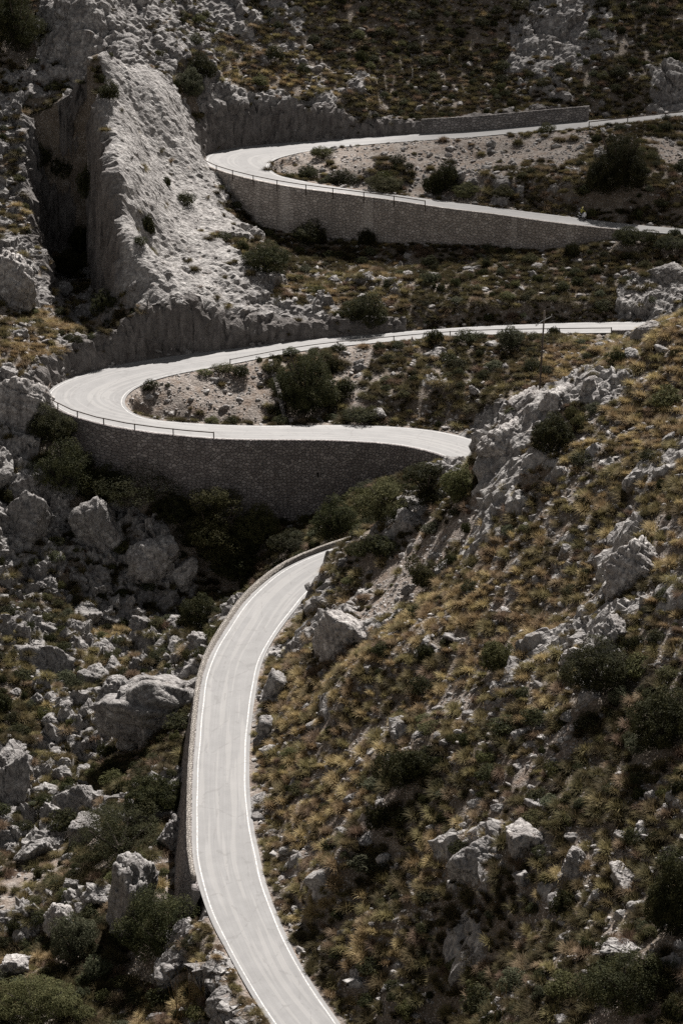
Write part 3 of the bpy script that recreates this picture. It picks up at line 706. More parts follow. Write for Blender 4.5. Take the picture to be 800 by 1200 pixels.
MYH = m_plain('yellow_helmet', (.62,.56,.22), .35, .05); MTROU = m_plain('dark_trousers', (.04,.04,.05), .8, .2); MVIS = m_plain('visor', (.02,.02,.025), .15, 0); MCHR = m_plain('metal', (.35,.35,.36), .35, .1, 5, .8); MLAMP = m_plain('lamp_glass', (.8,.8,.78), .15, 0)
def motorcycle(px, py):
    kk = station(rt, px, 1, 0, .35); e = rt.R[kk]; tdir = Vector(rt.L[max(kk-3,0)]-rt.L[kk+3]); tdir.z = 0
    root = empty('motorcycle', (e[0]-rt.N[kk,0]*.45, e[1]-rt.N[kk,1]*.45, rt.C[kk,2]+.01)); root.rotation_euler = (0, 0, math.atan2(-.86, .5))
    tag(root, 'white motorcycle with a rider on the lower arm of the highest hairpin road', 'motorcycle')
    for x, w_ in ((.72,.11), (-.70,.16)):
        bm = bmesh.new(); nu, nv = 24, 8; vs_ = []
        for i in range(nu):
            a = i*6.2832/nu; row = []
            for j in range(nv):
                b = j*6.2832/nv; rr = .245+.075*math.cos(b); row.append(bm.verts.new((x+rr*math.cos(a), w_*.5*math.sin(b), .32+rr*math.sin(a))))
            vs_.append(row)
        for i in range(nu):
            for j in range(nv): bm.faces.new((vs_[i][j], vs_[(i+1)%nu][j], vs_[(i+1)%nu][(j+1)%nv], vs_[i][(j+1)%nv]))
        bmesh.ops.recalc_face_normals(bm, faces=bm.faces); me = bpy.data.meshes.new('wheel'); bm.to_mesh(me); bm.free(); me.materials.append(MBLACK); wh = link('wheel', me, root)
        m = MB()
        for i in range(5):
            a = i*1.2566; m.bar((x,0,.32), (x+.18*math.cos(a),0,.32+.18*math.sin(a)), .02, 6)
        m.bar((x,-.06,.32), (x,.06,.32), .05, 10); m.build('rim', MCHR, wh)
    m = MB().bar((.72,-.09,.32), (.46,-.09,.92), .03, 8).bar((.72,.09,.32), (.46,.09,.92), .03, 8); m.build('fork', MCHR, root)
    skin_body('body', [(.5,0,.86,.14,.12), (.25,0,.83,.2,.15), (-.1,0,.74,.15,.13), (-.55,0,.78,.13,.1), (-.95,0,.86,.06,.05), (.2,0,.5,.17,.2), (-.15,0,.45,.15,.16)], [(0,1),(1,2),(2,3),(3,4),(1,5),(5,6)], MWHITE, root, 2, 1)
    skin_body('fairing', [(.62,0,.98,.2,.16), (.74,0,.84,.17,.2), (.66,0,.62,.2,.18), (.46,0,.45,.17,.14), (.5,0,1.14,.14,.05)], [(0,1),(1,2),(2,3),(0,4)], MWHITE, root, 2, 1)
    MB().ball((.9,.0,.84), (.05,.11,.07)).build('headlight', MLAMP, root, True)
    m = MB().bar((.44,-.36,1.02), (.5,0,.98), .018, 6).bar((.44,.36,1.02), (.5,0,.98), .018, 6); m.build('handlebar', MBLACK, root)
    for sy in (-1, 1): MB().ball((.52, sy*.4, 1.17), (.03,.08,.055)).bar((.5,sy*.3,1.02), (.52,sy*.38,1.15), .01, 5).build('mirror', MBLACK, root, True)
    MB().box((-.25,0,.84), (.75,.28,.1), None, .03).build('seat', MBLACK, root)
    m = MB().bar((-.1,-.2,.4), (-.85,-.24,.52), .05, 10, .06); m.build('exhaust', MCHR, root)
    M = root.matrix_basis.copy(); rider = empty('person', root.location); rider.rotation_euler = root.rotation_euler
    tag(rider, 'person in yellow jacket and pale helmet riding the white motorcycle', 'person')
    body = skin_body('torso', [(-.22,0,.95,.15,.17), (-.2,0,1.15,.12,.16), (-.12,0,1.38,.13,.2), (-.06,0,1.50,.08,.1), (-.02,0,1.58,.06,.06),
        (-.1,-.2,1.43,.075), (.06,-.33,1.2,.058), (.36,-.35,1.06,.042), (-.1,.2,1.43,.075), (.06,.33,1.2,.058), (.36,.35,1.06,.042)],
        [(0,1),(1,2),(2,3),(3,4),(2,5),(5,6),(6,7),(2,8),(8,9),(9,10)], MYEL, rider, 2, 0)
    skin_body('trousers', [(-.22,0,.93,.15,.16), (-.1,-.13,.9,.11), (.22,-.26,.82,.085), (.02,-.27,.45,.058), (-.1,.13,.9,.11), (.22,.26,.82,.085), (.02,.27,.45,.058)], [(0,1),(1,2),(2,3),(0,4),(4,5),(5,6)], MTROU, rider, 2, 0)
    for sy in (-1, 1):
        MB().ball((.1, sy*.27, .37), (.15,.055,.06)).build('boot', MBLACK, rider, True)
        m = MB().ball((.42, sy*.355, 1.045), (.06,.045,.035), None, 2)
        for f_ in range(4): m.bar((.45, sy*(.33+.02*f_), 1.06), (.50, sy*(.33+.02*f_), 1.04), .011, 6, .010).bar((.50, sy*(.33+.02*f_), 1.04), (.485, sy*(.33+.02*f_), 1.0), .010, 6, .008)
        m.bar((.42, sy*.32, 1.04), (.47, sy*.3, 1.0), .012, 6, .009).build('hand', MBLACK, rider, True)
    hd = skin_body('head', [(-.02,0,1.60,.055), (0,0,1.68,.085,.075), (.0,0,1.76,.09,.085), (-.01,0,1.82,.06)], [(0,1),(1,2),(2,3)], MSKIN, rider, 2, 1)
    MB().ball((.0,0,1.75), (.155,.13,.15), None, 3).build('helmet', MYH, rider, True)
    MB().ball((.055,0,1.745), (.115,.112,.062), None, 3).build('visor', MVIS, rider, True)
motorcycle(683, 250)

# ------------------------------------------------------------------ rocks
def rock_mesh(name, seed, sub=4, squash=(1,1,.8), planes=16, soft=.10, noise=.16, layers=0., mat=None):
    r_ = np.random.default_rng(seed)
    bm = bmesh.new(); bmesh.ops.create_icosphere(bm, subdivisions=sub, radius=1)
    v = np.array([x.co[:] for x in bm.verts]); f = np.array([[q.index for q in t.verts] for t in bm.faces]); bm.free()
    nrm = r_.normal(size=(planes,3)); nrm /= np.linalg.norm(nrm, axis=1)[:,None]; dist = r_.uniform(.5, 1.0, planes)
    dt = v @ nrm.T; rr = np.where(dt > .05, dist/np.maximum(dt, .05), 9.)
    r1 = -soft*np.log(np.exp(-rr/soft).sum(1)); r1 = np.clip(r1, .35, 1.25)
    v = v*r1[:,None]*np.array(squash)
    o = seed*3.1
    v = v*(1+noise*(fbm(v*1.5+o, 4, seed)+.22*ridged(v*2.6+o, 3, seed+5)-.1))[:,None]
    a1, a2, c1, of = worley(v*2.2+o, seed)
    v = v*(1+noise*.55*(sst(0, .25, a2-a1)-.7)+noise*.5*((c1 & 255)/255.-.5)*sst(0, .2, a2-a1))[:,None]
    for kf in range(2):                      # joints that split the block
        nf = r_.normal(size=3)*np.array([1,1,.45]); nf /= np.linalg.norm(nf); tf = v @ nf*r_.uniform(1.6, 2.6)+.25*fbm(v*1.4+o, 2, seed+kf)+r_.uniform()
        v = v*(1-.13*(1-sst(.0, .13, np.abs((tf % 1.0)-.5)*2)))[:,None]; v = v+nf*(((np.floor(tf+.5)*7.31) % 1.0)-.5)[:,None]*.10
    if layers:                               # bedding planes worn back between the harder beds
        n_ = np.array([.35, .15, .92]); t = v @ n_ + .12*fbm(v*1.2+o, 2, seed)
        w_ = np.abs(((t*2.3) % 1.0)-.5)*2
        v = v*(1-layers*(1-sst(.0, .45, w_)))[:,None]
    return mesh_np(name, v, f, mat or MR, False)
def smoothfix(me):
    return me
PROTO = [rock_mesh('boulder', 100+i, 4, (1, random.uniform(.75,1), random.uniform(.6,.95)), 13, .02, .13) for i in range(9)]
BIG_ROCKS = [ # px, py of centre, width px, height px, seed, layers, label
 (404,745,72,66,1,0,'large rounded grey boulder with a white top beside the lowest road'),
 (559,1000,52,74,2,0,'tall pointed grey block, left one of the pair on the lower near slope'),
 (612,980,54,46,3,0,'grey block with a bright white corner, right one of the pair on the near slope'),
 (178,836,132,124,4,.16,'huge layered dark grey rock beside the wall of the lowest road'),
 (152,1062,70,96,5,0,'leaning bright layered rock pinnacle above the dark bush left of the road'),
 (18,468,66,66,6,0,'knobbly white limestone outcrop at the left end of the middle hairpin'),
 (8,335,50,66,7,.08,'tall white rock at the left photo edge above the middle hairpin'),
 (31,318,36,34,8,0,'pale square rock on the grassy slope left of the dark cliff recess'),
 (72,338,24,24,9,0,'small grey rock on the grassy slope below the dark recess'),
 (188,652,66,54,10,0,'pale limestone knob above the dark ravine bushes'),
 (213,672,38,46,11,0,'white rock bulge overhanging the dark ravine'),
 (120,620,60,66,12,0,'grey cliff block with a smooth face under the middle wall'),
 (130,548,36,22,13,0,'pale rock at the foot of the middle wall beside dark bushes'),
 (40,560,46,50,14,0,'white rock knob beside the dark bush left of the middle wall'),
 (30,610,70,70,15,0,'grey cliff mass with a dark hollow at the left edge'),
 (55,770,66,46,16,0,'grey slanting slab on the rocky left slope'),
 (14,915,54,84,17,0,'pale rounded crag at the left photo edge beside dark bushes'),
 (95,935,50,60,18,0,'jagged grey rock standing below the huge layered rock'),
 (100,975,44,40,19,0,'rounded grey boulder above the gravel chute at lower left'),
 (38,1000,52,30,20,0,'flat grey boulder at the top of the gravel chute at lower left'),
 (70,1085,44,44,21,0,'white rock between the gravel chute and the fluffy bush'),
 (16,1135,40,36,22,0,'white broken rock at the left photo edge near the bottom'),
 (205,985,40,52,23,0,'pale rock against the foot of the sloping wall'),
 (712,742,46,40,24,0,'white rock cluster on the right of the near slope'),
 (668,768,24,34,25,0,'slim upright pale rock left of the white cluster on the near slope'),
 (520,870,15,19,26,0,'small bright white stone alone on the near slope'),
 (675,1015,40,36,27,.1,'pale fluted slab lying in the grass right of the paired blocks'),
 (738,655,56,80,28,.1,'long pale rock rib running down the right of the near slope'),
 (726,1112,44,30,29,0,'grey rock with a white top low on the right near slope'),
 (735,1030,44,26,30,0,'pale broken ledge at the right of the near slope'),
 (778,322,40,28,31,0,'grey outcrop on the dark slope above the middle road at the far right'),
 (792,92,26,20,32,0,'pale rock at the right photo edge above the highest road'),
 (705,120,10,8,34,0,'small pale rock on the scrub slope behind the stone wall end'),
 (595,512,58,52,35,.1,'pale fissured rock crest at the left end of the near ridge'),
 (655,468,46,30,37,0,'white rocks standing on the near ridge right of the utility pole'),
 (690,455,34,26,38,0,'bright rock tooth on the near ridge right of the pole'),
 (615,470,40,30,47,0,'rounded white rock on the near ridge in front of the utility pole'),
 (757,386,34,24,39,0,'white rocks on the near ridge where the middle road disappears'),
 (322,800,30,60,40,0,'grey rock bank at the right edge of the lowest road'),
 (310,850,24,40,48,0,'dark jagged rock beside the white line of the lowest road'),
 (480,610,46,22,41,0,'low grey rock at the end of the near ridge beside the gravel patch'),
 (553,213,18,14,42,0,'pale angular rock on the bank inside the highest hairpin'),
 (538,206,14,18,43,0,'slanting white slab beside the bush inside the highest hairpin'),
 (610,222,18,12,44,0,'dark wedge shaped rock on the bank inside the highest hairpin'),
 (440,487,22,14,45,0,'grey boulder at the road edge beside the big bush inside the middle hairpin'),
 (555,458,18,16,46,0,'pair of pale stones on the scrub bank below the middle road'),
]
occupied = []                                # x, y, radius of rocks
for (px, py, wpx, hpx, sd, lay, lab) in BIG_ROCKS:
    p = hitd(px, py+hpx*.30); s = mpp(p)
    wm, hm = wpx*s/2, hpx*s/2
    me = rock_mesh('boulder', sd, 5 if wpx > 30 else 4, (1.05, .9, 1.05*hm/wm), 13, .02, .13, lay, MPALE if sd in (1, 35, 37, 38, 47, 39, 24, 25, 6, 7, 10, 11, 22, 21, 27, 28, 30, 3, 26) else MR)
    cz = p[2]+hm*(.32 if sd not in (4, 5) else .5)
    o = link('boulder', me, None, (p[0], p[1]+wm*.35, cz)); o.scale = (wm*1.08,)*3
    o.rotation_euler = (random.uniform(-.2,.2), random.uniform(-.25,.25), random.uniform(0,6.28) if not lay else random.uniform(-.3,.3))
    tag(o, lab, 'rock'); occupied.append((p[0], p[1]+wm*.35, wm*.8))

# ------------------------------------------------------------------ plants
def leaf_cloud(n, lobes, size, flat=.0, seed=0, up=.35):
    """n leaf faces spread over the outer part of a set of lobes (centre, radii)"""
    r_ = np.random.default_rng(seed)
    vol = np.array([l[1][0]*l[1][1] for l in lobes]); k = r_.choice(len(lobes), n, p=vol/vol.sum())
    C = np.array([l[0] for l in lobes])[k]; Rd = np.array([l[1] for l in lobes])[k]
    d = r_.normal(size=(n,3)); d /= np.linalg.norm(d, axis=1)[:,None]
    rad = r_.uniform(.35, 1.0, n)**.45
    p = C+d*Rd*rad[:,None]
    cl = perlin(p*2.2/np.mean(Rd)+seed, seed)
    keep = (cl > -.16) & (p[:,2] > .02); p, d, cl = p[keep], d[keep], cl[keep]; n = len(p)
    p += d*cl[:,None]*np.mean(Rd)*.22
    nrm = d*.7+r_.normal(size=(n,3))*.6+np.array([0,0,up]); nrm /= np.linalg.norm(nrm, axis=1)[:,None]
    t = np.cross(nrm, r_.normal(size=(n,3))); t /= np.linalg.norm(t, axis=1)[:,None]; b = np.cross(nrm, t)
    s = size*r_.uniform(.6, 1.35, n)[:,None]
    q = np.stack([p-t*s, p-b*s*.45, p+t*s, p+b*s*.45], 1).reshape(-1,3)
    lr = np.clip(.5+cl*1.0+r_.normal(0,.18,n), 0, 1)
    return q, np.arange(4*n).reshape(n,4), np.repeat(lr, 4)
def leaf_mesh(name, args, mat):
    q, f, lr = leaf_cloud(*args) if isinstance(args, tuple) else args
    me = mesh_np(name, q, f, mat); a = me.attributes.new('lr', 'FLOAT', 'POINT'); a.data.foreach_set('value', lr.astype(np.float32)); return me
def lobes_for(r_, kind):
    out = []
    if kind == 'dome':
        out.append(((0,0,.36), (.42,.42,.34)))
        for a in range(8):
            th = a*.785+r_.uniform(-.3,.3); out.append(((.3*math.cos(th), .3*math.sin(th), r_.uniform(.2,.5)), (r_.uniform(.16,.26),)*2+(r_.uniform(.16,.24),)))
        out.append(((r_.uniform(-.1,.1), r_.uniform(-.1,.1), .62), (.24,.24,.22)))
    elif kind == 'spread':
        for a in range(12):
            th = r_.uniform(0,6.28); q = r_.uniform(.05,.4); out.append(((q*math.cos(th), q*math.sin(th), r_.uniform(.1,.24)), (r_.uniform(.12,.22),)*2+(r_.uniform(.1,.17),)))
    else:                                    # tree-like, ragged
        for a in range(30):
            th = r_.uniform(0,6.28); q = r_.uniform(.05,.4); z = r_.uniform(.1,.85); q *= 1.12-abs(z-.4)*1.25
            out.append(((q*math.cos(th), q*math.sin(th), z), (r_.uniform(.13,.22),)*2+(r_.uniform(.1,.17),)))
    return out
def stem_mesh(seed, mat=MBARK, h=.6, n=5, r0=.035):
    r_ = random.Random(seed); m = MB()
    m.bar((0,0,-.12), (0,0,h*.35), r0*1.5, 7, r0)
    for k in range(n):
        th = k*6.28/n+r_.uniform(-.4,.4); a = Vector((0,0,h*r_.uniform(.05,.3))); b = a+Vector((math.cos(th)*.17, math.sin(th)*.17, h*.4)); c = b+Vector((math.cos(th)*.13, math.sin(th)*.13, h*.3))
        m.bar(a, b, r0*.7, 6, r0*.45); m.bar(b, c, r0*.45, 5, r0*.2)
    me = bpy.data.meshes.new('stem'); m.bm.to_mesh(me); m.bm.free(); me.materials.append(mat); return me
rr_ = random.Random(3)
SHRUB = {}
for key, mat in (('dark', L_DARK), ('green', L_GREEN), ('grey', L_GREY)):
    SHRUB[key] = [leaf_mesh('shrub', (4600, lobes_for(rr_, 'dome'), .03, 0, 50+i), mat) for i in range(3)]
    SHRUB[key+'_low'] = [leaf_mesh('shrub', (3600, lobes_for(rr_, 'spread'), .028, 0, 70+i), mat) for i in range(2)]
STEMS = [stem_mesh(i) for i in range(3)]
HEROES = [ # base px, base py, width px, height px, kind, colour, label
 (358,492,76,86,'round','dark','broad dark evergreen tree on the gravel bank inside the middle hairpin'),
 (725,236,68,84,'round','dark','round dark tree on the bank below the highest road at the right'),
 (20,70,66,76,'tree','dark','dark tree at the top left corner among pale crags'),
 (430,390,52,44,'bush','dark','dense dark bush at the far edge of the middle road'),
 (236,98,34,34,'bush','dark','very dark round bush above the highest hairpin'),
 (222,120,36,38,'bush','grey','greyish bush just below the very dark one above the highest hairpin'),
 (362,292,40,32,'bush','dark','dark bush at the foot of the streaked top wall towards its left'),
 (429,290,22,22,'bush','dark','small dark bush against the foot of the top wall'),
 (450,225,46,22,'bush','green','wide low bush at the front edge inside the highest hairpin'),
 (402,218,36,20,'bush','dark','dark low bush inside the highest hairpin left of the wide one'),
 (361,210,28,18,'bush','dark','small dark bush next to the inner curve of the highest hairpin'),
 (378,188,26,16,'bush','green','olive bush by the rear edge inside the highest hairpin'),
 (522,228,36,40,'bush','dark','upright dark bush in the middle of the bank inside the highest hairpin'),
 (507,230,24,26,'bush','dark','smaller bush left of the upright one inside the highest hairpin'),
 (545,236,34,20,'bush','green','olive bush at the road edge below the pale slab'),
 (58,528,60,50,'bush','dark','dark bush against the left end of the middle wall'),
 (72,588,76,70,'bush','dark','large dark bush between white rocks left of the middle wall'),
 (165,602,112,56,'bush','dark','wide dark thicket at the foot of the middle wall'),
 (122,600,54,50,'bush','dark','dark bush among the rocks below the left part of the middle wall'),
 (205,622,46,36,'bush','dark','dark bush right of the wide thicket at the foot of the middle wall'),
 (232,650,56,48,'bush','dark','dark ragged bush just above the white rock bulge in the ravine'),
 (285,655,54,38,'bush','dark','dark bush close to the middle wall left of the drain opening'),
 (340,652,50,30,'bush','dark','dark bush at the lowest point of the middle wall below the drain opening'),
 (275,690,54,40,'bush','dark','dark bush beside the parapet of the lowest road in the ravine'),
 (235,740,50,50,'bush','dark','dark bush in the gully left of the parapet curve'),
 (110,240,40,50,'bush','dark','dark hanging scrub inside the deep alcove left of the pale crag'),
 (72,215,34,36,'bush','dark','dark scrub clinging high to the left wall of the deep alcove'),
 (98,300,40,36,'bush','dark','dark scrub in the shade at the back of the deep alcove'),
 (122,375,36,30,'bush','dark','dark bush at the foot of the crag where the deep alcove opens'),
 (45,205,36,34,'bush','dark','dark bush on the broken rocks left of the deep alcove'),
 (128,120,24,24,'bush','dark','dark scrub on top of the pale crag ridge'),
 (80,330,40,34,'bush','dark','dark scrub at the mouth of the deep alcove'),
 (250,668,86,92,'tree','green','olive green tree in the ravine below the middle wall'),
 (300,645,56,50,'bush','green','green bush in the ravine between the tree and the lowest road'),
 (392,634,56,54,'bush','dark','dark bush behind the far end of the lowest road'),
 (452,612,70,56,'tree','green','rounded green tree below the right end of the middle wall'),
 (500,596,60,50,'tree','dark','dark ragged tree below the right end of the middle wall'),
 (540,590,46,46,'bush','green','green bush beside the pale crest of the near ridge'),
 (445,660,66,30,'low','dark','dark spreading bush at the end of the near ridge above the gravel'),
 (646,532,50,52,'bush','dark','dark bush in a cleft of the pale rocks on the near ridge'),
 (703,822,92,70,'bush','dark','large dark bush on the right of the near slope'),
 (778,885,84,76,'bush','dark','dark bush at the right edge of the near slope'),
 (478,930,80,52,'low','dark','broad dark low bush in the middle of the near slope'),
 (795,1105,80,110,'bush','dark','tall dark bush at the right edge near the bottom'),
 (735,1205,110,84,'bush','dark','wide dark bush at the bottom right of the photo'),
 (505,690,60,36,'low','green','flat green bush on the near slope below the gravel patch'),
 (585,790,60,40,'low','green','green low bush among golden grass at the centre of the near slope'),
 (740,292,60,22,'low','dark','dark scrub below the right end of the highest hairpin wall'),
 (785,300,40,18,'bush','dark','dark bush at the right photo edge just below the highest hairpin road'),
 (140,1010,124,74,'bush','dark','big dark bush beside the gravel chute at lower left'),
 (178,958,80,44,'low','dark','dark low bush between the layered rock and the big bush'),
 (85,1128,62,60,'bush','grey','fluffy grey green bush below the leaning pinnacle'),
 (113,1150,34,32,'bush','grey','small pale green bush touching the fluffy one'),
 (185,1130,100,84,'bush','dark','dark bush in front of the leaning pinnacle'),
 (40,1205,100,62,'bush','green','olive bush at the bottom left corner'),
 (262,440,28,12,'bush','green','low green bush along the inner curve of the middle hairpin'),
 (282,446,22,16,'bush','dark','dark round bush on the gravel inside the middle hairpin'),
 (240,442,20,8,'bush','green','small flat bush along the inner curve of the middle hairpin'),
 (176,461,20,14,'bush','dark','small dark bush at the tip of the inner curve of the middle hairpin'),
 (598,412,34,30,'bush','grey','grey green bush at the near edge of the middle road'),
 (420,498,44,20,'bush','dark','dark bush at the rear edge of the lower arm of the middle road'),
 (405,465,26,22,'bush','dark','dark bush right of the broad evergreen inside the middle hairpin'),
 (310,325,50,40,'bush','dark','dark bush below the left end of the top wall'),
 (174,282,16,26,'bush','dark','small dark bush alone on the bare pale crag'),
 (195,222,12,14,'bush','dark','tiny dark bush high on the bare pale crag'),
]
def place_shrub(px, py, wpx, hpx, kind, colr, lab, seed):
    p = hitd(px, py); s = mpp(p); wm, hm = wpx*s, hpx*s/.97
    y = p[1]+wm*.22; z = min(ground(p[0], y), p[2]+.8)
    if kind in ('tree', 'round'):
        root = empty('tree', (p[0], y, z-.1)); tag(root, lab, 'tree')
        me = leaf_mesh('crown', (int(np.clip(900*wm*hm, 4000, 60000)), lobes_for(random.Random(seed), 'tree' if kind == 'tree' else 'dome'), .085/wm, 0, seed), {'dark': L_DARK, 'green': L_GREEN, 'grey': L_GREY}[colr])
        c = link('crown', me, root); t = link('trunk', stem_mesh(seed, MBARK, .85, 7, .03), root)
        c.scale = t.scale = (wm*1.15, wm*1.05, hm)
        root.rotation_euler = (0, 0, random.uniform(0, 6.28))
    else:
        n_ = int(np.clip(700*wm*(hm+.35*wm), 2500, 42000))
        lb = lobes_for(random.Random(seed), 'spread' if kind == 'low' else 'dome')
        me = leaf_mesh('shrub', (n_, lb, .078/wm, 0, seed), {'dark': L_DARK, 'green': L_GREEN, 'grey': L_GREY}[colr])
        o = link('shrub', me, None, (p[0], y, z-.15*hm*.3)); o.scale = (wm*1.12, wm*1.0, hm*(1.15 if kind != 'low' else 2.2))
        o.rotation_euler = (0, 0, random.uniform(0, 6.28)); tag(o, lab, 'shrub')
        st = link('stem', STEMS[seed % 3], o)
        if kind == 'low': st.scale = (1, 1, .35)
    occupied.append((p[0], y, wm*.42))
p_ = hit(535, 547); occupied.append((p_[0], p_[1], 2.2))
for k, h_ in enumerate(HEROES): place_shrub(*h_, 200+k)

# ---- scatter candidates over the visible slopes
def candidates(n, seed):
    r_ = np.random.default_rng(seed)
    y = r_.uniform(158, 452, n); x = r_.uniform(-1, 1, n)*(.138*y*1.06+16)
    xy = np.stack([x, y], 1); return xy, bio_at(xy), grid_at(nearroad.reshape(ny, nx), xy), grid_at(rg, xy), grid_at(slope.reshape(ny, nx), xy), r_
OCC = np.array(occupied)
def clear_of(xy, grow=0.):
    d = np.hypot(xy[:,None,0]-OCC[None,:,0], xy[:,None,1]-OCC[None,:,1])-OCC[None,:,2]-grow
    return (d > 0).all(1)
def thin(xy, rad):                           # keep points apart (grid hash)
    cell = {}; keep = []
    for i, (x, y) in enumerate(xy):
        r0 = rad[i]; c = (int(x//2), int(y//2)); ok = True
        for a in (-1,0,1):
            for b in (-1,0,1):
                for j in cell.get((c[0]+a, c[1]+b), ()):
                    if (xy[j,0]-x)**2+(xy[j,1]-y)**2 < (.5*(r0+rad[j]))**2: ok = False; break
                if not ok: break
            if not ok: break
        if ok: cell.setdefault(c, []).append(i); keep.append(i)
    return np.array(keep, int)
def visible(xy, z, up=.3):                   # does the sight line from the camera reach the point
    ok = np.ones(len(xy), bool); cam = np.array([0,0,ZC])
    P_ = np.c_[xy, z+up]
    for t in np.linspace(.5, .985, 60):
        q = cam+(P_-cam)*t; ok &= grid_at(Hd, q[:,:2]) < q[:,2]+.05
    dep = P_[:,1]*CP-(P_[:,2]-ZC)*SP; u = 400+F*P_[:,0]/dep; v = 600-F*(P_[:,1]*SP+(P_[:,2]-ZC)*CP)/dep
    return ok & (u > -8) & (u < 808) & (v > -8) & (v < 1212), u, v, dep
def zone(x, y, u, v):
    rgt = station_zone(x, y)
    return rgt
def zone_of(xy):
    """plain words for where a point stands, from the ground plan"""
    out = []
    jb = ((xy[:,None,:]-rb.C[None,:,:2])**2).sum(2).argmin(1); latb = ((xy-rb.C[jb,:2])*rb.N[jb]).sum(1)
    for (x, y), lb in zip(xy, latb):
        ym_lo = np.interp(x, [-60,-40,-30,25], [333,333,316,312]); ym_up = np.interp(x, [-45,-30,-10,60], [335,343,348,352]); yt_lo = np.interp(x, [-22,60], [392,372]); yt_up = np.interp(x, [-22,0,60], [406,411,420])
        if y < 285 and lb > 0: out.append('near')
        elif y < ym_lo: out.append('left' if lb < 0 and x < -5 else 'ravine')
        elif x < -28 and y < 412: out.append('cliff')
        elif y < ym_up: out.append('midbank')
        elif y < yt_lo: out.append('slope')
        elif y < yt_up: out.append('topbank')
        else: out.append('summit')
    return out
WHERE = {'near': 'on the near grassy hillside right of the lowest road', 'left': 'on the rocky slope left of the lowest road', 'ravine': 'in the ravine in front of the middle wall', 'cliff': 'on the cliffs left of the two hairpins',
         'midbank': 'on the bank inside the middle hairpin', 'slope': 'on the slope between middle road and top wall', 'topbank': 'on the bank inside the highest hairpin', 'summit': 'on the mountainside above the highest road'}

LAND = [(404,745,'large rounded boulder beside the lowest road'),(559,1000,'tall pointed block of the paired blocks'),(178,836,'huge layered rock'),(152,1062,'leaning rock pinnacle'),(18,468,'knobbly white outcrop'),(188,652,'limestone knob above the ravine'),
 (358,450,'broad evergreen tree'),(725,195,'round dark tree at the right'),(637,420,'utility pole'),(684,247,'motorcycle'),(590,140,'straight stone wall'),(430,368,'dense bush behind the middle road'),(236,85,'very dark bush above the highest hairpin'),(362,278,'dark bush under the streaked wall'),
 (450,216,'wide low bush in the highest hairpin'),(522,210,'upright dark bush'),(72,555,'large bush left of the middle wall'),(371,556,'drain opening'),(250,625,'olive tree in the ravine'),(452,585,'rounded green tree'),(646,510,'bush in the ridge rocks'),(703,790,'large dark bush on the near slope'),
 (520,870,'lone bright white stone'),(478,905,'broad low bush on the near slope'),(85,1098,'fluffy grey green bush'),(140,972,'big bush beside the gravel chute'),(588,512,'pale crest of the near ridge'),(712,742,'white rock cluster'),(668,768,'slim upright rock'),(675,1015,'fluted slab'),(738,655,'long rock rib'),
 (757,386,'white rocks ending the middle road'),(485,605,'gravel patch on the near ridge'),(174,270,'lone bush on the bare crag'),(329,462,'drain wall'),(778,322,'grey outcrop at the far right'),(668,50,'broad rock face at top right'),(40,1190,'olive bush in the bottom left corner'),(735,1165,'wide bush at the bottom right'),
 (795,1050,'tall bush at the right edge'),(20,40,'tree in the top left corner'),(105,230,'deep dark alcove'),(280,190,'highest hairpin bend'),(100,470,'middle hairpin bend'),(226,1035,'lower end of the pale parapet'),(322,800,'grey rock bank at the road'),(505,675,'flat green bush'),(585,775,'green bush amid golden grass'),(483,85,'left one of the two pale posts')]
def single_out(items):
    """items: (object, phrase, u, v). The one of its kind that stands nearest to a landmark on each side of it is named after it"""
    lst = []
    for k_, (o, ph, u_, v_) in enumerate(items):
        for lx, ly, nm in LAND:
            dx, dy = u_-lx, v_-ly; d = math.hypot(dx, dy)
            if 6 < d < 120:
                rel = ('nearest right of' if dx > 0 else 'nearest left of') if abs(dx) > abs(dy) else ('nearest below' if dy > 0 else 'nearest above')
                lst.append((d, k_, f'{ph} {rel} the {nm}'))
    used, done = set(), set()
    for d, k_, lab in sorted(lst):
        if lab in used: continue
        used.add(lab)                        # the nearest holds the phrase, whether it needs it or not
        if k_ not in done: items[k_][0]['label'] = lab; done.add(k_)
    print('SINGLED', len(done), 'of', len(items))
named = []
# ---- shrubs
xy, bb, nrd, rko, slp, r_ = candidates(34000, 5)
dens = bb[:,4]*np.where(rko > .6, .35, 1)*sst(-.25, .35, perlin(np.c_[xy*.25, xy[:,0]*0], 77)+.25*bb[:,4])*(1-sst(.4, .7, bb[:,1])*.72)
k = (r_.uniform(size=len(xy)) < dens) & (nrd > np.where(xy[:,1] < 290, 2.4, 1.4)) & (slp < np.where(bb[:,4] > .5, 4.5, 2.4)) & clear_of(xy, -.3)
xy, bb = xy[k], bb[k]; size = r_.gamma(4, .30, len(xy))+.55; size = np.minimum(size, 3.4)*(1-.45*sst(.4, .7, bb[:,1]))
kp = thin(xy, size*.85); xy, bb, size = xy[kp], bb[kp], size[kp]
z = grid_at(Hd, xy); vis, u, v, dep = visible(xy, z, .5)
rank = np.where(vis, size/dep, 0); order = np.argsort(-rank)
NSH = 235
zn = zone_of(xy)
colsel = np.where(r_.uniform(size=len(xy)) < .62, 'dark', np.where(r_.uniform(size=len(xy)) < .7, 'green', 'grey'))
KW = {'dark': 'dark green', 'green': 'olive green', 'grey': 'grey green'}
shapes = ['low' if s else 'round' for s in (r_.uniform(size=len(xy)) < .35)]
pts_stuff = []
shrub_keys = [k_+s_ for k_ in ('dark','green','grey') for s_ in ('','_low')]
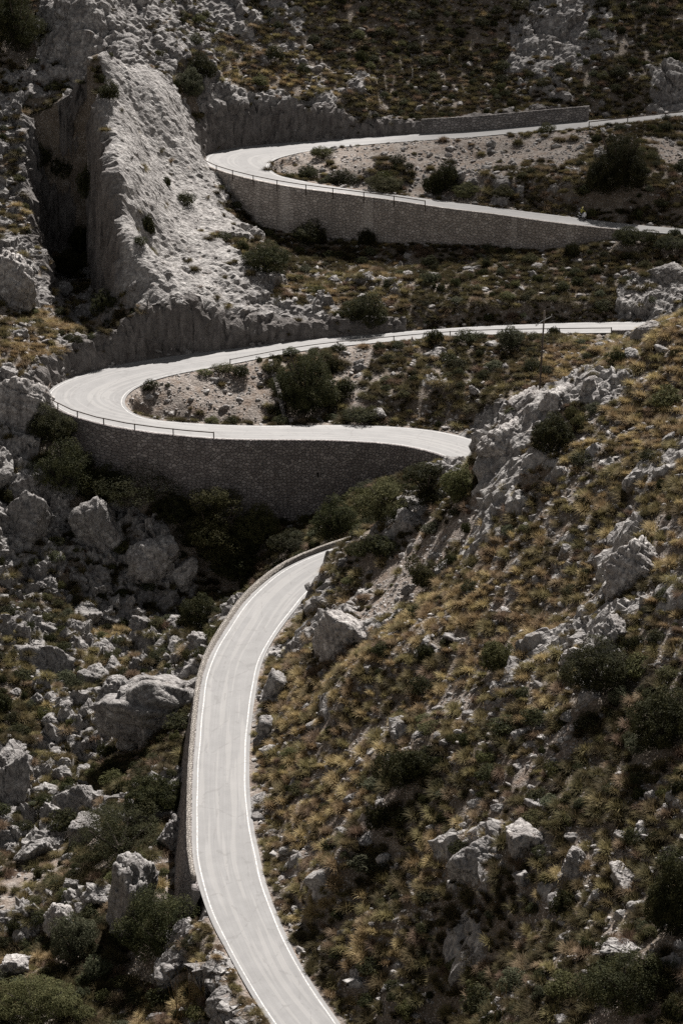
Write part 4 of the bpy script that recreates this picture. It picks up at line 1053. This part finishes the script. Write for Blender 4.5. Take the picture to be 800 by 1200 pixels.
for n_, i in enumerate(order):
    key = colsel[i]+('_low' if shapes[i] == 'low' else ''); s = size[i]; hz = s*(.85 if shapes[i] != 'low' else 1.9)*random.uniform(.8,1.15)
    if n_ < NSH and vis[i]:
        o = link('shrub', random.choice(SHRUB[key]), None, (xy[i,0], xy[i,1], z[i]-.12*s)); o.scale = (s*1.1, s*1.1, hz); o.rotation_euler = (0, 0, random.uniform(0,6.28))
        w_ = WHERE[zn[i]]; ad = 'low spreading' if shapes[i] == 'low' else 'rounded'
        tag(o, f'{ad} {KW[colsel[i]]} shrub {w_}', 'shrub', f'{ad} {KW[colsel[i]]} shrubs {w_}'); named.append((o, f'{ad} {KW[colsel[i]]} shrub', u[i], v[i]))
    else: pts_stuff.append((xy[i,0], xy[i,1], z[i]-.12*s, s*1.1, hz, colsel[i], shapes[i]))
single_out(named); named = []
OCC = np.vstack([OCC, np.c_[xy, size*.35]]) if len(xy) else OCC

# ---- instanced ground cover
def gn_scatter(name, protos, P_, idx, rot, scl, label, cat):
    col = bpy.data.collections.new(name+'_models')
    for i, me_ in enumerate(protos):
        o = bpy.data.objects.new(f'{name}_model_{i:02d}', me_); col.objects.link(o)
    me = bpy.data.meshes.new(name); me.vertices.add(len(P_)); me.vertices.foreach_set('co', np.asarray(P_, np.float32).ravel())
    a = me.attributes.new('pick', 'INT', 'POINT'); a.data.foreach_set('value', np.asarray(idx, np.int32))
    a = me.attributes.new('turn', 'FLOAT_VECTOR', 'POINT'); a.data.foreach_set('vector', np.asarray(rot, np.float32).ravel())
    a = me.attributes.new('size', 'FLOAT_VECTOR', 'POINT'); a.data.foreach_set('vector', np.asarray(scl, np.float32).ravel())
    o = link(name, me); tag(o, label, cat, kind='stuff')
    ng = bpy.data.node_groups.new(name, 'GeometryNodeTree')
    ng.interface.new_socket('Geometry', in_out='INPUT', socket_type='NodeSocketGeometry'); ng.interface.new_socket('Geometry', in_out='OUTPUT', socket_type='NodeSocketGeometry')
    gi, go = ng.nodes.new('NodeGroupInput'), ng.nodes.new('NodeGroupOutput')
    ci = ng.nodes.new('GeometryNodeCollectionInfo'); ci.inputs['Collection'].default_value = col; ci.inputs['Separate Children'].default_value = True; ci.inputs['Reset Children'].default_value = True
    ip = ng.nodes.new('GeometryNodeInstanceOnPoints'); ip.inputs['Pick Instance'].default_value = True
    def na(nm, dt):
        x = ng.nodes.new('GeometryNodeInputNamedAttribute'); x.data_type = dt; x.inputs['Name'].default_value = nm; return x.outputs['Attribute']
    L_ = ng.links.new
    L_(gi.outputs[0], ip.inputs['Points']); L_(ci.outputs[0], ip.inputs['Instance']); L_(na('pick', 'INT'), ip.inputs['Instance Index'])
    L_(na('turn', 'FLOAT_VECTOR'), ip.inputs['Rotation']); L_(na('size', 'FLOAT_VECTOR'), ip.inputs['Scale']); L_(ip.outputs[0], go.inputs[0])
    mod = o.modifiers.new('scatter', 'NODES'); mod.node_group = ng
    return o
allsh = []; sh_index = {}
for k_ in shrub_keys:
    sh_index[k_] = (len(allsh), len(SHRUB[k_])); allsh += SHRUB[k_]
if pts_stuff:
    P_ = [(a[0], a[1], a[2]) for a in pts_stuff]; idx = []
    for a in pts_stuff:
        k_ = a[5]+('_low' if a[6] == 'low' else ''); idx.append(sh_index[k_][0]+random.randrange(sh_index[k_][1]))
    gn_scatter('undergrowth', allsh, P_, idx, [(0,0,random.uniform(0,6.28)) for _ in P_], [(a[3],a[3],a[4]) for a in pts_stuff], 'dark scrub undergrowth covering the slopes', 'undergrowth')

AB = [rock_mesh('boulder', 500+i, 5, (1, random.uniform(.7,1), random.uniform(.7,1.2)), 12, .015, .12, .1 if i % 3 == 0 else 0) for i in range(7)]
xy, bb, nrd, rko, slp, r_ = candidates(12000, 31)
zn = np.array(zone_of(xy)); k = ((zn == 'left') | (zn == 'ravine')) & (bb[:,0] > .38) & (nrd > 3.2) & clear_of(xy, .6) & (r_.uniform(size=len(xy)) < .5)
xy, zn = xy[k], zn[k]; size = r_.uniform(.8, 2.1, len(xy)); kp = thin(xy, size*2.3); xy, zn, size = xy[kp], zn[kp], size[kp]
z = grid_at(Hd, xy); vis, u, v, dep = visible(xy, z, .6); order = [i for i in np.argsort(-np.where(vis, size/dep, 0)) if vis[i]][:40]
for i in order:
    s_ = size[i]; o = link('boulder', random.choice(AB), None, (xy[i,0], xy[i,1], z[i]-.22*s_)); o.scale = (s_*random.uniform(.85,1.3), s_*random.uniform(.85,1.2), s_*random.uniform(.8,1.25)); o.rotation_euler = (random.uniform(-.35,.35), random.uniform(-.35,.35), random.uniform(0,6.28))
    tag(o, f'large angular grey boulder half buried {WHERE[zn[i]]}', 'rock', f'large angular boulders {WHERE[zn[i]]}'); named.append((o, 'large angular grey boulder', u[i], v[i]))
single_out(named); named = []
# ---- stones: the largest as things, the rest as rubble
SM = [rock_mesh('stone', 300+i, 3, (1, .85, .7), 12, .03, .14, 0, MPALE) for i in range(8)]
xy, bb, nrd, rko, slp, r_ = candidates(155000, 13)
dens = bb[:,5]*sst(-.3, .35, perlin(np.c_[xy*.3, xy[:,0]*0], 99)+.15)
foot = grid_at(wallish.reshape(ny, nx), xy) > .3; k = (r_.uniform(size=len(xy)) < np.where(foot & (nrd < 1.6), .5, dens*.95)) & (nrd > np.where(foot, .45, .7)) & clear_of(xy, -.4)
xy, bb = xy[k], bb[k]; size = .13+r_.pareto(2.2, len(xy))*.17; size = np.minimum(size, .85)
kp = thin(xy, size*1.6); xy, bb, size = xy[kp], bb[kp], size[kp]
z = grid_at(Hd, xy); vis, u, v, dep = visible(xy, z, .3); order = np.argsort(-np.where(vis, size/dep, 0)); zn = zone_of(xy)
NST = 240; P_, idx, rot, scl = [], [], [], []
for n_, i in enumerate(order):
    s = size[i]; sc3 = (s*random.uniform(.8,1.3), s*random.uniform(.8,1.3), s*random.uniform(.7,1.3)); ro = (random.uniform(-.4,.4), random.uniform(-.4,.4), random.uniform(0,6.28))
    if n_ < NST and vis[i]:
        big = s > .55
        o = link('stone', random.choice(PROTO if big else SM), None, (xy[i,0], xy[i,1], z[i]+(-.08 if big else .12)*s)); o.scale = sc3; o.rotation_euler = ro
        lb = f'pale limestone {"boulder" if big else "stone"} {WHERE[zn[i]]}'
        tag(o, lb, 'rock', f'pale limestone {"boulders" if big else "stones"} {WHERE[zn[i]]}'); named.append((o, f'pale limestone {"boulder" if big else "stone"}', u[i], v[i]))
    else: P_.append((xy[i,0], xy[i,1], z[i]+.1*s)); idx.append(random.randrange(len(SM))); rot.append(ro); scl.append(sc3)
single_out(named)
gn_scatter('rubble', SM, P_, idx, rot, scl, 'loose pale limestone rubble scattered over the slopes', 'rubble')

stone_xy, stone_r = xy.copy(), size.copy()

def tussock(name, seed, nb, mat, spread=1.0, lean=.9, width=.0098):
    r_ = np.random.default_rng(seed)
    th = r_.uniform(0, 6.283, nb); r0 = .24*np.sqrt(r_.uniform(0, 1, nb)); ln = r_.uniform(.3, 1.0, nb)*.58
    out = np.clip(r_.normal(.8, .45, nb), .0, 1.7)*lean; az = th+r_.normal(0, .8, nb)
    base = np.stack([r0*np.cos(th), r0*np.sin(th), np.full(nb, -.03)], 1); dirh = np.stack([np.cos(az), np.sin(az), np.zeros(nb)], 1)
    side = np.stack([-np.sin(az), np.cos(az), np.zeros(nb)], 1)*width
    pts_ = []
    for t in (0, .4, .75, 1.0):
        a = out*(.35+.75*t)
        pts_.append(base+dirh*(np.sin(np.minimum(a, 1.9))*ln*t*spread)[:,None]+np.array([0,0,1])*(np.cos(np.minimum(a, 1.75))*ln*t)[:,None])
    wds = (1.0, .9, .65, .1); vv = []
    for p_, w_ in zip(pts_, wds): vv += [p_-side*w_, p_+side*w_]
    vv = np.stack(vv, 1)                      # nb, 8, 3
    f = []
    b8 = np.arange(nb)*8
    for k in range(3): f.append(np.stack([b8+2*k, b8+2*k+1, b8+2*k+3, b8+2*k+2], 1))
    lr = np.clip(r_.normal(.45, .28, nb), 0, 1)
    me = mesh_np(name, vv.reshape(-1,3), np.vstack(f), mat); a = me.attributes.new('lr', 'FLOAT', 'POINT'); a.data.foreach_set('value', np.repeat(lr, 8).astype(np.float32))
    return me
def stalks(name, seed):
    r_ = np.random.default_rng(seed); m = MB()
    for k in range(14):
        x, y = r_.normal(0, .35, 2); a, b = r_.normal(0, .12, 2); h = r_.uniform(1.4, 2.6)
        m.bar((x,y,-.1), (x+a*h, y+b*h, h), .012, 4, .006)
    me = bpy.data.meshes.new(name); m.bm.to_mesh(me); m.bm.free(); me.materials.append(G_GOLD); return me
TUS = []
for mat in (G_GOLD, G_OLIVE, G_DARK, G_DRY):
    TUS += [tussock('tussock', len(TUS)+i*7+1, 740, mat, 1.0+.12*i, .8+.12*i) for i in range(3)]
NT_ = len(TUS)
xy, bb, nrd, rko, slp, r_ = candidates(290000, 9)
pn = perlin(np.c_[xy*.33, xy[:,0]*0], 55)
dens = bb[:,2]*sst(-.3, .3, pn+.35*bb[:,2])*np.where(rko > .55, .22, 1.0)*(1-sst(.45, .75, bb[:,1])*.8)
k = (r_.uniform(size=len(xy)) < dens) & (nrd > .8) & (slp < 2.8)
xy, bb, nrd = xy[k], bb[k], nrd[k]
kd = KDTree(len(stone_xy)+len(OCC)); rad_all = np.r_[stone_r*.8+.16, OCC[:,2]-.2]
for i, p in enumerate(np.vstack([stone_xy, OCC[:,:2]])): kd.insert((p[0], p[1], 0), i)
kd.balance(); k = np.ones(len(xy), bool)
for i in range(len(xy)):
    for co_, j, d_ in kd.find_range((xy[i,0], xy[i,1], 0), 3.0):
        if d_ < rad_all[j] and rad_all[j] > .33: k[i] = False; break
xy, bb, nrd = xy[k], bb[k], nrd[k]; size = r_.gamma(3.2, .27, len(xy))+.52
size = np.minimum(size, 1.75)*np.where(nrd < 2.0, .62, 1.0)
slp_ = grid_at(slope.reshape(ny, nx), xy); kp = thin(xy, size*.64/np.sqrt(np.sqrt(1+np.minimum(slp_, 2.2)**2))); xy, bb, size = xy[kp], bb[kp], size[kp]
z = grid_at(Hd, xy)
gx_, gy_ = grid_at(gx, xy), grid_at(gy, xy)
g_ = bb[:,3]+.35*perlin(np.c_[xy*.18, xy[:,0]*0+3], 66)+r_.normal(0, .14, len(xy))
cls = np.where(g_ > .66, 0, np.where(g_ > .34, 1, 2)); cls = np.where((r_.uniform(size=len(xy)) < .12), 3, cls)
idx = cls*3+r_.integers(0, 3, len(xy))
rot = np.stack([np.clip(gy_*.35, -.5, .5), np.clip(-gx_*.35, -.5, .5), r_.uniform(0, 6.28, len(xy))], 1)
scl = np.stack([size*1.15, size*1.15, size*r_.uniform(.75, 1.15, len(xy))], 1)
print('TUSSOCKS', len(xy), 'SHRUBS', len(pts_stuff))
gn_scatter('grass', TUS, np.c_[xy, z-.04], idx, rot, scl, 'dry golden and olive tussock grass covering the slopes', 'grass')

for k_, (px, py, hp, lb) in enumerate(((215,1195,66,'tall dry grass stalks left of the lowest road near the bottom'), (595,1198,60,'tall dry grass stalks on the near slope at the bottom of the photo'), (500,690,40,'dry stalks on the near slope beside the flat green bush'))):
    p = hitd(px, py); o = link('dry_stalks', stalks('dry_stalks', 400+k_), None, (p[0], p[1], p[2])); s_ = hp*mpp(p)/2.2; o.scale = (s_, s_, s_); tag(o, lb, 'dry plant')
# ------------------------------------------------------------------ light, sky, camera
SUN = Vector((.19, .59, .785)).normalized()
el = math.asin(SUN.z); az = math.atan2(SUN.x, SUN.y)
sl = bpy.data.lights.new('sun', 'SUN'); sl.energy = 5.0; sl.angle = R(.5); sl.color = (1, .953, .91)
so = bpy.data.objects.new('sun', sl); COL.objects.link(so); so.location = (0, 300, 300); so.rotation_euler = SUN.to_track_quat('Z', 'Y').to_euler()
wd = bpy.data.worlds.new('World'); scene.world = wd; wd.use_nodes = True
nt = wd.node_tree; bg = nt.nodes['Background']; sk = nt.nodes.new('ShaderNodeTexSky'); sk.sky_type = 'NISHITA'; sk.sun_disc = False; sk.sun_elevation = el; sk.sun_rotation = az; sk.altitude = 2600; sk.air_density = .65; sk.dust_density = .1
hs = nt.nodes.new('ShaderNodeHueSaturation'); hs.inputs['Saturation'].default_value = .12; nt.links.new(sk.outputs[0], hs.inputs['Color']); nt.links.new(hs.outputs[0], bg.inputs[0]); bg.inputs[1].default_value = .05
# unseen volume added before the sun to shade the slope's top right
bm = bmesh.new(); bmesh.ops.create_icosphere(bm, subdivisions=4, radius=1); vc = np.array([x.co[:] for x in bm.verts]); fcl = np.array([[q_.index for q_ in t_.verts] for t_ in bm.faces]); bm.free()
vc = vc*(1+.35*fbm(vc*1.6+9, 4, 91))[:,None]*np.array([44, 40, 16])
mc = bpy.data.materials.new('shade_cloud'); mc.use_nodes = True; nc = mc.node_tree; nc.nodes.remove(nc.nodes['Principled BSDF'])
pv = nc.nodes.new('ShaderNodeVolumePrincipled'); pv.inputs['Density'].default_value = .02; pv.inputs['Color'].default_value = (.95,.95,.95,1); nc.links.new(pv.outputs[0], nc.nodes['Material Output'].inputs['Volume'])
cpos = Vector((50, 408, 62))+SUN*480
tag(link('shade_cloud', mesh_np('shade_cloud', vc, fcl, mc, True), None, cpos), 'unseen thin vapour veil added to shade the top right of the mountainside', 'shade_cloud', kind='structure')
cam = bpy.data.cameras.new('camera'); co = bpy.data.objects.new('camera', cam); COL.objects.link(co)
co.location = (0, 0, ZC); co.rotation_euler = (math.pi/2-PITCH, 0, 0)
cam.sensor_fit = 'VERTICAL'; cam.sensor_height = 36; cam.lens = 36*F/1200; cam.clip_end = 3000; cam.clip_start = 1
scene.camera = co
vs = scene.view_settings; vs.view_transform = 'Standard'; vs.look = 'None'; vs.exposure = .92; vs.gamma = 1; vs.use_curve_mapping = False
scene.render.resolution_x, scene.render.resolution_y = 682, 1024
scene.cycles.max_bounces = 4; scene.cycles.diffuse_bounces = 2; scene.cycles.transparent_max_bounces = 8
scene.cycles.use_denoising = False
